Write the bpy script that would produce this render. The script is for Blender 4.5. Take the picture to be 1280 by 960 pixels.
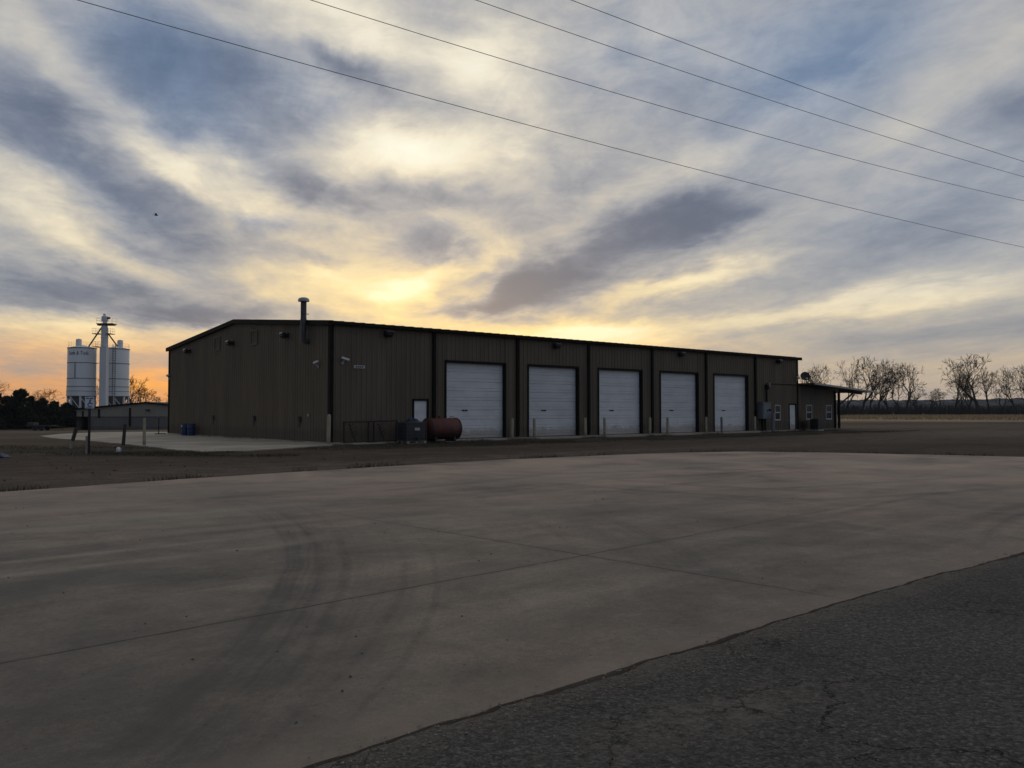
import bpy, bmesh, math, random
from mathutils import Vector, Matrix, noise as mnoise
R = math.radians
scene = bpy.context.scene
for o in list(bpy.data.objects):
    bpy.data.objects.remove(o)
random.seed(7)

# ------------------------------------------------------------------ camera
cam_data = bpy.data.cameras.new("camera")
cam_data.sensor_width = 36.0
cam_data.lens = 29.14
cam_data.clip_start = 0.1
cam_data.clip_end = 6000
cam = bpy.data.objects.new("camera", cam_data)
scene.collection.objects.link(cam)
cam.location = (0, 0, 1.6)
cam.rotation_euler = (R(90 + 1.85), 0, 0)
scene.camera = cam

# ------------------------------------------------------------------ exposure
vs = scene.view_settings
vs.view_transform = 'Standard'
vs.look = 'None'
vs.exposure = 0.0
vs.gamma = 1.0
vs.use_curve_mapping = False
try:
    scene.cycles.use_denoising = True
    scene.cycles.max_bounces = 6
    scene.cycles.diffuse_bounces = 3
except Exception:
    pass

SUN_AZ, SUN_EL = -5.5, 6.5          # degrees, azimuth from +Y towards +X


def lin(c):
    return c / 12.92 if c <= 0.04045 else ((c + 0.055) / 1.055) ** 2.4


def rgb(r, g, b):
    return (lin(r / 255), lin(g / 255), lin(b / 255), 1.0)


class NT:
    """small helper to write node expressions"""
    def __init__(self, tree):
        self.t = tree
        self.t.nodes.clear()

    def n(self, kind, **kw):
        nd = self.t.nodes.new(kind)
        for k, v in kw.items():
            setattr(nd, k, v)
        return nd

    def put(self, sock, v):
        if hasattr(v, 'is_output'):
            self.t.links.new(v, sock)
        else:
            sock.default_value = v

    def m(self, op, a, b=None, c=None, clamp=False):
        nd = self.n('ShaderNodeMath', operation=op)
        nd.use_clamp = clamp
        self.put(nd.inputs[0], a)
        if b is not None:
            self.put(nd.inputs[1], b)
        if c is not None:
            self.put(nd.inputs[2], c)
        return nd.outputs[0]

    def vm(self, op, a, b=None):
        nd = self.n('ShaderNodeVectorMath', operation=op)
        self.put(nd.inputs[0], a)
        if b is not None:
            self.put(nd.inputs[1], b)
        return nd.outputs['Value'] if op in ('LENGTH', 'DOT_PRODUCT', 'DISTANCE') else nd.outputs[0]

    def xyz(self, x, y, z=0.0):
        nd = self.n('ShaderNodeCombineXYZ')
        for i, v in enumerate((x, y, z)):
            self.put(nd.inputs[i], v)
        return nd.outputs[0]

    def sep(self, v):
        nd = self.n('ShaderNodeSeparateXYZ')
        self.put(nd.inputs[0], v)
        return nd.outputs

    def noise(self, vec, scale, detail=4.0, rough=0.55, dist=0.0, color=False):
        nd = self.n('ShaderNodeTexNoise')
        self.put(nd.inputs['Vector'], vec)
        nd.inputs['Scale'].default_value = scale
        nd.inputs['Detail'].default_value = detail
        nd.inputs['Roughness'].default_value = rough
        nd.inputs['Distortion'].default_value = dist
        return nd.outputs['Color'] if color else nd.outputs['Fac']

    def voro(self, vec, scale, feature='F1', out='Distance', rand=1.0):
        nd = self.n('ShaderNodeTexVoronoi', feature=feature)
        self.put(nd.inputs['Vector'], vec)
        nd.inputs['Scale'].default_value = scale
        nd.inputs['Randomness'].default_value = rand
        return nd.outputs[out]

    def rng(self, v, a, b, c=0.0, d=1.0, smooth=False):
        nd = self.n('ShaderNodeMapRange')
        nd.interpolation_type = 'SMOOTHSTEP' if smooth else 'LINEAR'
        self.put(nd.inputs['Value'], v)
        for k, x in (('From Min', a), ('From Max', b), ('To Min', c), ('To Max', d)):
            self.put(nd.inputs[k], x)
        return nd.outputs['Result']

    def blob(self, vec, x, y, rx, ry, rot, w=1.0, kind='SPHERICAL'):
        """soft ellipse of weight w; rot in degrees, counter-clockwise"""
        mp = self.n('ShaderNodeMapping', vector_type='TEXTURE')
        self.put(mp.inputs['Vector'], vec)
        mp.inputs['Location'].default_value = (x, y, 0)
        mp.inputs['Rotation'].default_value = (0, 0, R(rot))
        mp.inputs['Scale'].default_value = (rx, ry, 1)
        g = self.n('ShaderNodeTexGradient', gradient_type=kind)
        self.t.links.new(mp.outputs[0], g.inputs[0])
        return self.rng(g.outputs['Fac'], 0.0, 1.0, 0.0, w, smooth=True)

    def ramp(self, v, stops, interp='LINEAR'):
        nd = self.n('ShaderNodeValToRGB')
        cr = nd.color_ramp
        cr.interpolation = interp
        while len(cr.elements) < len(stops):
            cr.elements.new(0.5)
        for e, (p, c) in zip(cr.elements, stops):
            e.position = p
            e.color = c
        self.put(nd.inputs[0], v)
        return nd.outputs[0]

    def mix(self, f, a, b, mode='MIX'):
        nd = self.n('ShaderNodeMix', data_type='RGBA', blend_type=mode)
        self.put(nd.inputs[0], f)
        self.put(nd.inputs[6], a)
        self.put(nd.inputs[7], b)
        return nd.outputs[2]


# ------------------------------------------------------------------ sky
def build_world():
    w = bpy.data.worlds.new("World")
    scene.world = w
    w.use_nodes = True
    try:
        w.cycles.sampling_method = 'MANUAL'
        w.cycles.sample_map_resolution = 512
    except Exception:
        pass
    T = NT(w.node_tree)
    out = T.n('ShaderNodeOutputWorld')
    bg = T.n('ShaderNodeBackground')
    T.t.links.new(bg.outputs[0], out.inputs[0])
    d = T.n('ShaderNodeTexCoord').outputs['Generated']
    d = T.vm('NORMALIZE', d)
    x, y, z = T.sep(d)
    az = T.m('MULTIPLY', T.m('ARCTAN2', x, y), 57.29578)
    el = T.m('MULTIPLY', T.m('ARCSINE', z), 57.29578)
    zc = T.m('MAXIMUM', z, 0.0)
    # cloud sheet: where the view ray meets a flat layer, turned so the bands run from the sun outwards
    zi = T.m('ADD', zc, 0.10)
    px = T.m('DIVIDE', x, zi)
    py = T.m('DIVIDE', y, zi)
    a0 = R(-9)
    along = T.m('ADD', T.m('MULTIPLY', px, math.sin(a0)), T.m('MULTIPLY', py, math.cos(a0)))
    across = T.m('SUBTRACT', T.m('MULTIPLY', px, math.cos(a0)), T.m('MULTIPLY', py, math.sin(a0)))
    sheet = T.xyz(across, T.m('MULTIPLY', along, 0.56), 0.0)
    wide = T.noise(sheet, 0.9, 5, 0.55, 0.6, color=True)
    n1 = T.noise(sheet, 1.1, 7, 0.58, 0.9)
    n2 = T.noise(T.vm('ADD', sheet, (7.3, 2.1, 0.0)), 4.6, 8, 0.64, 0.5)
    n4 = T.noise(T.xyz(T.m('MULTIPLY', az, 0.20), T.m('MULTIPLY', el, 0.42), 3.0), 1.0, 8, 0.64, 0.5)
    flat = T.xyz(T.m('MULTIPLY', az, 0.035), T.m('MULTIPLY', el, 0.26), 0.0)
    n3 = T.noise(flat, 1.0, 6, 0.6, 0.5)          # long level wisps
    # warp the places of the clouds a little, so their outlines fray
    wx, wy, wz = T.sep(wide)
    fx, fy, fz = T.sep(T.noise(sheet, 3.2, 5, 0.6, 0.3, color=True))
    az2 = T.m('ADD', az, T.m('ADD', T.m('MULTIPLY_ADD', wx, 9.0, -4.5), T.m('MULTIPLY_ADD', fx, 4.4, -2.2)))
    el_amp = T.rng(el, 0.0, 14.0, 0.25, 1.0)
    el2 = T.m('ADD', el, T.m('MULTIPLY', el_amp, T.m('ADD', T.m('MULTIPLY_ADD', wy, 6.0, -3.0), T.m('MULTIPLY_ADD', fy, 3.4, -1.7))))
    q = T.xyz(az2, el2, 0.0)
    acc = None
    #        az     el    half-axes    turn   weight
    CLOUDS = [
        (-23.03, 20.39, 10.23, 5.53, -28.0, -0.42),
        (-29.34, 19.62, 7.74, 1.88, -47.0, 0.20),
        (-27.08, 14.50, 16.59, 4.70, -40.0, -0.36),
        (-23.20, 15.67, 6.64, 1.66, -38.0, 0.30),
        (-19.07, 15.35, 8.85, 3.87, -20.0, 0.36),
        (-30.06, 12.27, 7.74, 3.32, -25.0, 0.30),
        (-28.10, 9.88, 9.96, 1.88, -18.0, 0.20),
        (-26.74, 6.98, 16.59, 2.21, -5.0, -0.30),
        (-28.03, 4.95, 10.51, 1.44, -4.0, 0.42),
        (-23.49, 1.95, 3.32, 1.11, 0.0, 0.30),
        (-30.11, 2.80, 3.87, 1.11, 0.0, -0.10),
        (-10.54, 24.49, 11.61, 3.87, -15.0, 0.34),
        (-12.68, 22.69, 4.98, 0.88, -12.0, -0.12),
        (-4.48, 24.79, 4.98, 1.11, -8.0, -0.15),
        (-6.39, 17.13, 10.51, 2.88, -4.0, 0.62),
        (-1.68, 21.00, 6.64, 4.42, -10.0, 0.30),
        (-14.21, 15.37, 8.30, 1.77, -22.0, -0.40),
        (-17.03, 12.85, 6.08, 1.33, -5.0, -0.30),
        (-16.33, 19.75, 8.30, 2.77, -25.0, -0.22),
        (-10.79, 21.88, 4.98, 1.44, -20.0, -0.32),
        (-5.82, 11.22, 5.53, 2.88, -10.0, -0.50),
        (-5.56, 14.83, 6.64, 2.21, 0.0, -0.30),
        (-8.82, 9.97, 12.17, 5.53, 20.0, 0.28),
        (-9.35, 7.00, 4.98, 0.88, -10.0, -0.22),
        (-2.77, 7.08, 6.64, 0.77, 8.0, -0.20),
        (-12.05, 9.87, 4.42, 1.00, -20.0, -0.18),
        (-7.45, 7.84, 3.87, 2.77, 30.0, 0.35),
        (-3.88, 9.80, 6.08, 1.22, 30.0, 0.40),
        (-10.70, 7.24, 4.42, 2.21, 0.0, 0.20),
        (-7.46, 8.39, 3.32, 1.00, 25.0, 0.22),
        (-10.98, 9.05, 3.87, 1.22, -5.0, 0.25),
        (4.42, 4.49, 6.64, 1.00, -4.0, 0.20),
        (-2.78, 8.88, 4.42, 0.66, 30.0, 0.20),
        (4.72, 11.02, 14.38, 4.65, 22.0, -0.44),
        (0.00, 8.46, 7.19, 2.21, 20.0, -0.34),
        (12.60, 12.90, 8.30, 2.43, 15.0, -0.34),
        (13.16, 16.80, 14.38, 2.54, 24.0, 0.24),
        (3.34, 12.76, 7.74, 1.99, 28.0, 0.20),
        (21.36, 21.53, 12.17, 4.42, 25.0, -0.18),
        (31.38, 16.84, 6.08, 2.77, 10.0, -0.22),
        (27.69, 11.59, 14.38, 3.32, 12.0, -0.20),
        (28.24, 18.69, 10.51, 3.32, 22.0, 0.14),
        (2.22, 5.27, 16.59, 1.77, -4.0, 0.48),
        (6.62, 5.68, 6.64, 1.44, -4.0, 0.35),
        (11.51, 8.82, 9.96, 1.22, 12.0, 0.45),
        (19.22, 6.54, 22.12, 1.00, 4.0, 0.30),
        (26.75, 7.32, 13.27, 1.66, 3.0, 0.12),
        (27.15, 4.60, 12.17, 1.66, 2.0, -0.16),
        (-16.73, 8.63, 9.96, 1.66, 0.0, 0.12),
        (-18.72, 6.35, 12.17, 1.00, -2.0, -0.20),
        (-20.19, 5.26, 3.87, 0.77, -5.0, 0.40),
        (-16.76, 11.22, 6.64, 1.66, -20.0, -0.12),
        (0.00, 14.37, 11.06, 2.21, 10.0, -0.05),
        (14.25, 20.90, 11.06, 3.87, 15.0, -0.10),
        (0.56, 23.44, 8.30, 4.42, 0.0, 0.32),
    ]
    for (bx, by, rx, ry, rot, wt) in CLOUDS:
        b = T.blob(q, bx, by, rx, ry, rot, wt)
        acc = b if acc is None else T.m('ADD', acc, b)
    tex = T.m('ADD', T.m('MULTIPLY_ADD', n1, 0.46, -0.23), T.m('MULTIPLY_ADD', n2, 0.52, -0.26))
    tex = T.m('ADD', tex, T.m('MULTIPLY_ADD', n4, 0.50, -0.25))
    tex = T.m('ADD', tex, T.m('MULTIPLY_ADD', n3, 0.42, -0.21))
    tex = T.m('MULTIPLY', tex, T.rng(el, 0.0, 12.0, 0.60, 1.0))
    tex = T.m('MULTIPLY', tex, T.rng(az, 3.0, 24.0, 1.0, 0.62))
    D = T.m('ADD', T.m('ADD', acc, tex), 0.52)
    D = T.m('MINIMUM', T.m('SMOOTH_MAX', D, 0.01, 0.24), 1.25)
    Dr = T.m('MULTIPLY', D, 0.8)
    cool = T.ramp(Dr, [(0.00, rgb(86, 98, 120)), (0.16, rgb(116, 124, 141)), (0.36, rgb(160, 163, 170)),
                       (0.56, rgb(200, 196, 188)), (0.74, rgb(236, 228, 208)), (1.0, rgb(255, 251, 232))])
    warm = T.ramp(Dr, [(0.00, rgb(98, 106, 118)), (0.16, rgb(126, 129, 133)), (0.36, rgb(176, 164, 146)),
                       (0.56, rgb(222, 198, 150)), (0.74, rgb(252, 222, 150)), (1.0, rgb(255, 244, 196))])
    pink = T.ramp(Dr, [(0.00, rgb(118, 112, 114)), (0.30, rgb(172, 150, 134)), (0.55, rgb(244, 164, 88)),
                       (0.80, rgb(255, 174, 76)), (1.0, rgb(255, 208, 130))])
    # warm near the hidden sun and along the low sky
    sx = T.m('DIVIDE', T.m('SUBTRACT', az, SUN_AZ), 24.0)
    sy = T.m('DIVIDE', T.m('SUBTRACT', el, 4.0), 8.5)
    near = T.m('EXPONENT', T.m('MULTIPLY', T.m('ADD', T.m('MULTIPLY', sx, sx), T.m('MULTIPLY', sy, sy)), -1.0))
    front = T.rng(T.m('ABSOLUTE', az), 30.0, 95.0, 1.0, 0.0, smooth=True)
    low = T.m('MULTIPLY', T.rng(el, 3.0, 9.5, 0.75, 0.0, smooth=True), front)
    wf = T.m('MAXIMUM', near, low)
    wf = T.m('MULTIPLY', wf, T.rng(D, 0.15, 0.7, 0.20, 1.0))
    col = T.mix(wf, cool, warm)
    pk = T.m('MULTIPLY', T.rng(el, 1.0, 6.0, 1.0, 0.0, smooth=True), front)
    pk = T.m('MULTIPLY', pk, T.rng(az, 0.0, 18.0, 1.0, 0.16))
    pk = T.m('MULTIPLY', pk, T.rng(D, 0.10, 0.55, 0.45, 1.0))
    col = T.mix(pk, col, pink)
    # gaps of clear blue between the clouds
    blue = None
    for (bx, by, rx, ry, rot, wt) in [
        (-23.04, 20.62, 10.51, 6.08, -30.0, 0.85),
        (-14.25, 20.42, 7.74, 3.87, -20.0, 0.35),
        (-16.77, 13.17, 4.98, 1.33, -5.0, 0.50),
        (21.36, 21.53, 14.38, 6.64, 25.0, 0.80),
        (11.61, 23.48, 13.27, 6.08, 0.0, 0.45),
        (-27.73, 14.19, 13.83, 3.32, -40.0, 0.25),
        (28.59, 13.61, 16.59, 6.64, 10.0, 0.25),
        (-5.55, 11.65, 4.42, 2.49, 0.0, 0.20),
    ]:
        b = T.blob(q, bx, by, rx, ry, rot, wt)
        blue = b if blue is None else T.m('ADD', blue, b)
    blue = T.m('MULTIPLY', blue, T.rng(D, 0.35, 0.85, 1.0, 0.25))
    blue = T.m('MINIMUM', T.m('MAXIMUM', blue, 0.0), 1.0)
    gap = T.ramp(Dr, [(0.0, rgb(84, 106, 136)), (0.25, rgb(112, 134, 164)), (0.5, rgb(164, 178, 198)), (1.0, rgb(225, 228, 230))])
    col = T.mix(blue, col, gap)
    # the sky overhead and behind is duller
    cosun = T.vm('DOT_PRODUCT', d, (math.sin(R(SUN_AZ)), math.cos(R(SUN_AZ)), 0.10))
    dim = T.rng(cosun, -0.4, 0.80, BACK, 1.0, smooth=True)
    dim = T.m('MULTIPLY', dim, T.rng(az, -125.0, -45.0, 0.62, 1.0, smooth=True))
    tint = T.mix(T.rng(cosun, -0.75, 0.15, 0.0, 1.0, smooth=True), (0.80, 0.96, 1.25, 1.0), (1, 1, 1, 1))
    col = T.mix(1.0, col, tint, 'MULTIPLY')
    sky = T.n('ShaderNodeTexSky', sky_type='NISHITA')
    sky.sun_disc = False
    sky.sun_elevation = R(SUN_EL)
    sky.sun_rotation = R(SUN_AZ)
    sky.air_density = 1.0
    sky.dust_density = 1.5
    # light of the clear sky seen through thin cloud
    air = T.mix(1.0, sky.outputs[0], (0.005, 0.005, 0.005, 1.0), 'MULTIPLY')
    cl = T.n('ShaderNodeVectorMath', operation='SCALE')
    T.put(cl.inputs[0], col)
    T.put(cl.inputs['Scale'], dim)
    tot = T.vm('ADD', cl.outputs[0], air)
    # the sheet of cloud ends at the skyline
    tot = T.mix(T.rng(el, -1.5, -0.2, 0.0, 1.0), (0.03, 0.028, 0.025, 1.0), tot)
    T.put(bg.inputs['Color'], tot)
    bg.inputs['Strength'].default_value = 0.97


BACK = 0.58
build_world()

sun_data = bpy.data.lights.new("sun", 'SUN')
sun_data.energy = 0.30
sun_data.angle = R(14)
sun_data.color = (1.0, 0.80, 0.55)
sun = bpy.data.objects.new("sun", sun_data)
scene.collection.objects.link(sun)
sd = Vector((math.sin(R(SUN_AZ)) * math.cos(R(SUN_EL)), math.cos(R(SUN_AZ)) * math.cos(R(SUN_EL)), math.sin(R(SUN_EL))))
sun.rotation_euler = sd.to_track_quat('Z', 'Y').to_euler()
sun.location = sd * 200


# ------------------------------------------------------------------ helpers
class MB:
    def __init__(self):
        self.v, self.f = [], []

    def add(self, vs_, fs):
        k = len(self.v)
        self.v.extend([tuple(p) for p in vs_])
        self.f.extend([tuple(i + k for i in f) for f in fs])

    def box(self, x0, x1, y0, y1, z0, z1, M=None):
        vs_ = [(x, y, z) for z in (z0, z1) for y in (y0, y1) for x in (x0, x1)]
        if M is not None:
            vs_ = [M @ Vector(p) for p in vs_]
        self.add(vs_, [(0, 2, 3, 1), (4, 5, 7, 6), (0, 1, 5, 4), (2, 6, 7, 3), (0, 4, 6, 2), (1, 3, 7, 5)])

    def bbox(self, x0, x1, y0, y1, z0, z1, b=0.01, M=None):
        """box with bevelled edges"""
        bm = bmesh.new()
        bmesh.ops.create_cube(bm, size=1.0)
        for v in bm.verts:
            v.co = Vector(((x0 + x1) / 2 + v.co.x * (x1 - x0), (y0 + y1) / 2 + v.co.y * (y1 - y0), (z0 + z1) / 2 + v.co.z * (z1 - z0)))
        bmesh.ops.bevel(bm, geom=bm.edges[:], offset=b, segments=2, affect='EDGES', profile=0.6)
        bm.verts.index_update()
        vs_ = [(M @ v.co) if M is not None else v.co.copy() for v in bm.verts]
        self.add(vs_, [[v.index for v in f.verts] for f in bm.faces])
        bm.free()

    def tube(self, pts, r, n=8, caps=True):
        pts = [Vector(p) for p in pts]
        rs = r if isinstance(r, (list, tuple)) else [r] * len(pts)
        k0 = len(self.v)
        up = None
        for i, p in enumerate(pts):
            a = pts[max(i - 1, 0)]
            b = pts[min(i + 1, len(pts) - 1)]
            d = (b - a).normalized()
            if up is None or abs(up.dot(d)) > 0.98:
                up = Vector((0, 0, 1)) if abs(d.z) < 0.9 else Vector((1, 0, 0))
            s = d.cross(up).normalized()
            t = s.cross(d).normalized()
            up = t
            for j in range(n):
                an = 2 * math.pi * j / n
                self.v.append(tuple(p + (s * math.cos(an) + t * math.sin(an)) * rs[i]))
        for i in range(len(pts) - 1):
            for j in range(n):
                a = k0 + i * n + j
                b = k0 + i * n + (j + 1) % n
                self.f.append((a, b, b + n, a + n))
        if caps:
            self.f.append(tuple(k0 + j for j in reversed(range(n))))
            e = k0 + (len(pts) - 1) * n
            self.f.append(tuple(e + j for j in range(n)))

    def lathe(self, prof, n=24, M=None):
        """prof: list of (r, z)"""
        k0 = len(self.v)
        for r, z in prof:
            for j in range(n):
                an = 2 * math.pi * j / n
                p = Vector((r * math.cos(an), r * math.sin(an), z))
                if M is not None:
                    p = M @ p
                self.v.append(tuple(p))
        for i in range(len(prof) - 1):
            for j in range(n):
                a = k0 + i * n + j
                b = k0 + i * n + (j + 1) % n
                self.f.append((a, b, b + n, a + n))
        self.f.append(tuple(k0 + j for j in reversed(range(n))))
        e = k0 + (len(prof) - 1) * n
        self.f.append(tuple(e + j for j in range(n)))

    def prism(self, poly, y0, y1, axis='Y', M=None):
        """poly: list of (a, b); extruded along the axis"""
        def P(a, b, c):
            p = Vector((a, c, b)) if axis == 'Y' else (Vector((c, a, b)) if axis == 'X' else Vector((a, b, c)))
            return M @ p if M is not None else p
        n = len(poly)
        vs_ = [P(a, b, y0) for a, b in poly] + [P(a, b, y1) for a, b in poly]
        fs = [tuple(range(n)), tuple(range(2 * n - 1, n - 1, -1))]
        fs += [(i, i + n, (i + 1) % n + n, (i + 1) % n) for i in range(n)]
        self.add(vs_, fs)

    def build(self, name, m, parent=None, smooth=False, fix=True):
        me = bpy.data.meshes.new(name)
        me.from_pydata(self.v, [], self.f)
        me.materials.append(m)
        if fix:
            bm = bmesh.new()
            bm.from_mesh(me)
            bmesh.ops.recalc_face_normals(bm, faces=bm.faces[:])
            bm.to_mesh(me)
            bm.free()
        if smooth:
            for p in me.polygons:
                p.use_smooth = True
            try:
                me.set_sharp_from_angle(angle=R(40))
            except Exception:
                pass
        o = bpy.data.objects.new(name, me)
        scene.collection.objects.link(o)
        if parent is not None:
            o.parent = parent
        return o


def tag(o, label=None, cat=None, group=None, kind=None):
    if label:
        o['label'] = label
    if cat:
        o['category'] = cat
    if group:
        o['group'] = group
    if kind:
        o['kind'] = kind
    return o


def thing(name, loc, rz, label, cat, group=None):
    o = bpy.data.objects.new(name, None)
    scene.collection.objects.link(o)
    o.empty_display_size = 0.3
    o.location = loc
    o.rotation_euler = (0, 0, rz)
    return tag(o, label, cat, group)


def children(o):
    return [c for c in scene.objects if c.parent == o]


def copy_thing(o, parent=None):
    c = o.copy()
    scene.collection.objects.link(c)
    if parent is not None:
        c.parent = parent
    for ch in children(o):
        copy_thing(ch, c)
    return c


# ------------------------------------------------------------------ materials
def mat(name, col, rough=0.7, var=0.15, scale=3.0, bump=0.0, bscale=30.0, metal=0.0, dirt=None, stretch=(1, 1, 1), spec=0.5, panels=False, own=False):
    m = bpy.data.materials.new(name)
    m.use_nodes = True
    T = NT(m.node_tree)
    out = T.n('ShaderNodeOutputMaterial')
    b = T.n('ShaderNodeBsdfPrincipled')
    T.t.links.new(b.outputs[0], out.inputs[0])
    v = T.n('ShaderNodeTexCoord').outputs['Object']
    vv = T.vm('MULTIPLY', v, stretch)
    n = T.noise(vv, scale, 6, 0.6)
    hi = tuple(min(1, c * (1 + var)) for c in col[:3]) + (1,)
    lo = tuple(c * (1 - var) for c in col[:3]) + (1,)
    c = T.ramp(n, [(0.28, lo), (0.72, hi)])
    if dirt:                       # (colour, height reached by splashed dirt, strength)
        dc, h, st = dirt
        z = T.sep(v)[2]
        f = T.m('MULTIPLY', T.rng(T.m('SUBTRACT', z, T.m('MULTIPLY', T.noise(v, 2.2, 5, 0.65), h)), 0.0, h * 0.35, st, 0.0, smooth=True),
                T.rng(T.noise(v, 9.0, 4), 0.3, 0.7, 0.5, 1.0))
        c = T.mix(f, c, dc)
    if panels:                     # sheets of siding differ a little, and rain has streaked them
        x_, y_, z_ = T.sep(v)
        wn = T.n('ShaderNodeTexWhiteNoise', noise_dimensions='1D')
        T.put(wn.inputs['W'], T.m('FLOOR', T.m('DIVIDE', T.m('ADD', x_, y_), 0.915)))
        g = T.m('MULTIPLY_ADD', wn.outputs[0], 0.12, 0.94)
        stk = T.noise(T.vm('MULTIPLY', v, (7.0, 7.0, 0.35)), 1.0, 4, 0.6)
        g = T.m('MULTIPLY', g, T.rng(stk, 0.3, 0.7, 0.92, 1.06))
        c = T.mix(1.0, c, T.xyz(g, g, g), 'MULTIPLY')
    if own:                        # each door has aged in its own way
        oi = T.n('ShaderNodeObjectInfo').outputs['Random']
        g = T.m('MULTIPLY_ADD', oi, 0.16, 0.87)
        vo = T.vm('ADD', v, T.xyz(T.m('MULTIPLY', oi, 50.0), 0.0, 0.0))
        g = T.m('MULTIPLY', g, T.rng(T.noise(T.vm('MULTIPLY', vo, (0.5, 1.0, 1.85)), 1.0, 5, 0.7), 0.3, 0.7, 0.88, 1.10))
        c = T.mix(1.0, c, T.xyz(g, g, g), 'MULTIPLY')
        sc = T.rng(T.noise(T.vm('MULTIPLY', vo, (5.0, 1.0, 0.7)), 1.0, 5, 0.7), 0.60, 0.74, 0.0, 0.35)
        c = T.mix(T.m('MULTIPLY', sc, T.rng(T.sep(v)[2], 0.2, 2.6, 1.0, 0.15)), c, (0.20, 0.16, 0.12, 1))
    T.put(b.inputs['Base Color'], c)
    b.inputs['Roughness'].default_value = rough
    b.inputs['Metallic'].default_value = metal
    b.inputs['Specular IOR Level'].default_value = spec
    if bump > 0:
        bp = T.n('ShaderNodeBump')
        bp.inputs['Strength'].default_value = bump
        bp.inputs['Distance'].default_value = 0.02
        T.put(bp.inputs['Height'], T.noise(v, bscale, 4, 0.6))
        T.t.links.new(bp.outputs[0], b.inputs['Normal'])
    return m


DIRT = (0.07, 0.055, 0.042, 1)
M = {}
M['siding'] = mat('tan_metal_siding', (0.128, 0.101, 0.068), 0.65, 0.22, 1.1, dirt=(DIRT, 0.9, 0.65), stretch=(1, 1, 0.15), panels=True)
M['trim'] = mat('dark_bronze_trim', (0.010, 0.009, 0.008), 0.7, 0.15, 2.0, spec=0.15)
M['roof'] = mat('metal_roof', (0.10, 0.095, 0.09), 0.45, 0.12, 1.0)
M['door'] = mat('white_painted_steel_door', (0.73, 0.74, 0.76), 0.45, 0.05, 1.2, dirt=((0.26, 0.20, 0.15, 1), 0.7, 0.75), stretch=(1, 1, 0.5), own=True)
M['white'] = mat('white_paint', (0.70, 0.71, 0.72), 0.5, 0.06, 3.0)
M['frame'] = mat('window_frame_vinyl', (0.42, 0.42, 0.42), 0.5, 0.05, 4.0)
M['black'] = mat('black_painted_steel', (0.016, 0.016, 0.017), 0.5, 0.2, 5.0)
M['rusty_black'] = mat('black_steel_with_rust', (0.020, 0.017, 0.015), 0.65, 0.4, 8.0)
M['concrete_post'] = mat('concrete_filled_post', (0.36, 0.32, 0.22), 0.8, 0.18, 6.0, dirt=(DIRT, 0.35, 0.5), bump=0.2)
M['galv'] = mat('galvanised_steel', (0.34, 0.36, 0.38), 0.42, 0.15, 4.0, metal=0.55)
M['flue'] = mat('weathered_flue_steel', (0.075, 0.082, 0.09), 0.5, 0.25, 3.0, metal=0.3)
M['red_tank'] = mat('faded_red_tank_paint', (0.105, 0.026, 0.020), 0.65, 0.35, 3.0, bump=0.1, dirt=((0.028, 0.018, 0.015, 1), 0.8, 0.9))
M['tote'] = mat('dark_grey_plastic', (0.042, 0.047, 0.050), 0.5, 0.2, 4.0)
M['cage'] = mat('tote_cage_steel', (0.080, 0.083, 0.085), 0.5, 0.2, 6.0, metal=0.3)
M['blue'] = mat('blue_plastic', (0.010, 0.032, 0.095), 0.5, 0.2, 4.0)
M['navy'] = mat('dark_blue_tarp', (0.012, 0.026, 0.085), 0.5, 0.3, 9.0, bump=0.3)
M['cabinet'] = mat('grey_electrical_enclosure', (0.155, 0.175, 0.205), 0.5, 0.1, 3.0)
M['ac'] = mat('dark_condenser_metal', (0.030, 0.034, 0.034), 0.5, 0.2, 5.0)
M['wood'] = mat('weathered_post_wood', (0.30, 0.255, 0.20), 0.9, 0.3, 5.0, stretch=(1, 1, 0.1), bump=0.4)
M['dark_wood'] = mat('dark_post_wood', (0.055, 0.047, 0.040), 0.9, 0.3, 5.0, stretch=(1, 1, 0.1), bump=0.4)
M['silo'] = mat('white_silo_paint', (0.78, 0.79, 0.80), 0.5, 0.07, 0.6, stretch=(1, 1, 0.25))
M['silo_steel'] = mat('silo_dark_steel', (0.15, 0.15, 0.16), 0.55, 0.2, 1.0)
M['letter_red'] = mat('faded_red_lettering', (0.24, 0.13, 0.14), 0.6, 0.1, 5.0)
M['sign_blue'] = mat('blue_sign_ink', (0.02, 0.07, 0.26), 0.5, 0.05, 5.0)
M['shed_upper'] = mat('pale_shed_siding', (0.32, 0.285, 0.23), 0.6, 0.08, 0.5, stretch=(1, 1, 0.2))
M['shed_lower'] = mat('dull_shed_siding', (0.17, 0.16, 0.15), 0.6, 0.10, 0.5, stretch=(1, 1, 0.2), dirt=(DIRT, 0.8, 0.5))
M['bark'] = mat('grey_winter_bark', (0.022, 0.019, 0.017), 0.95, 0.3, 2.0)
M['twig'] = mat('winter_twigs', (0.022, 0.019, 0.017), 0.95, 0.25, 1.0)
M['brush'] = mat('grey_brown_brush', (0.022, 0.021, 0.021), 0.95, 0.45, 0.5)
M['cedar'] = mat('dark_cedar_foliage', (0.016, 0.022, 0.013), 0.9, 0.45, 0.8)
M['weed'] = mat('dead_weeds', (0.075, 0.065, 0.040), 0.95, 0.4, 2.0)
M['tallgrass'] = mat('dry_tall_grass', (0.38, 0.285, 0.180), 0.95, 0.3, 0.6)
M['wire'] = mat('aluminium_wire', (0.26, 0.26, 0.27), 0.6, 0.05, 1.0)
M['bird'] = mat('dark_feathers', (0.02, 0.02, 0.022), 0.8, 0.1, 5.0)
M['rock'] = mat('chips_of_stone', (0.10, 0.085, 0.075), 0.9, 0.5, 12.0)
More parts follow.
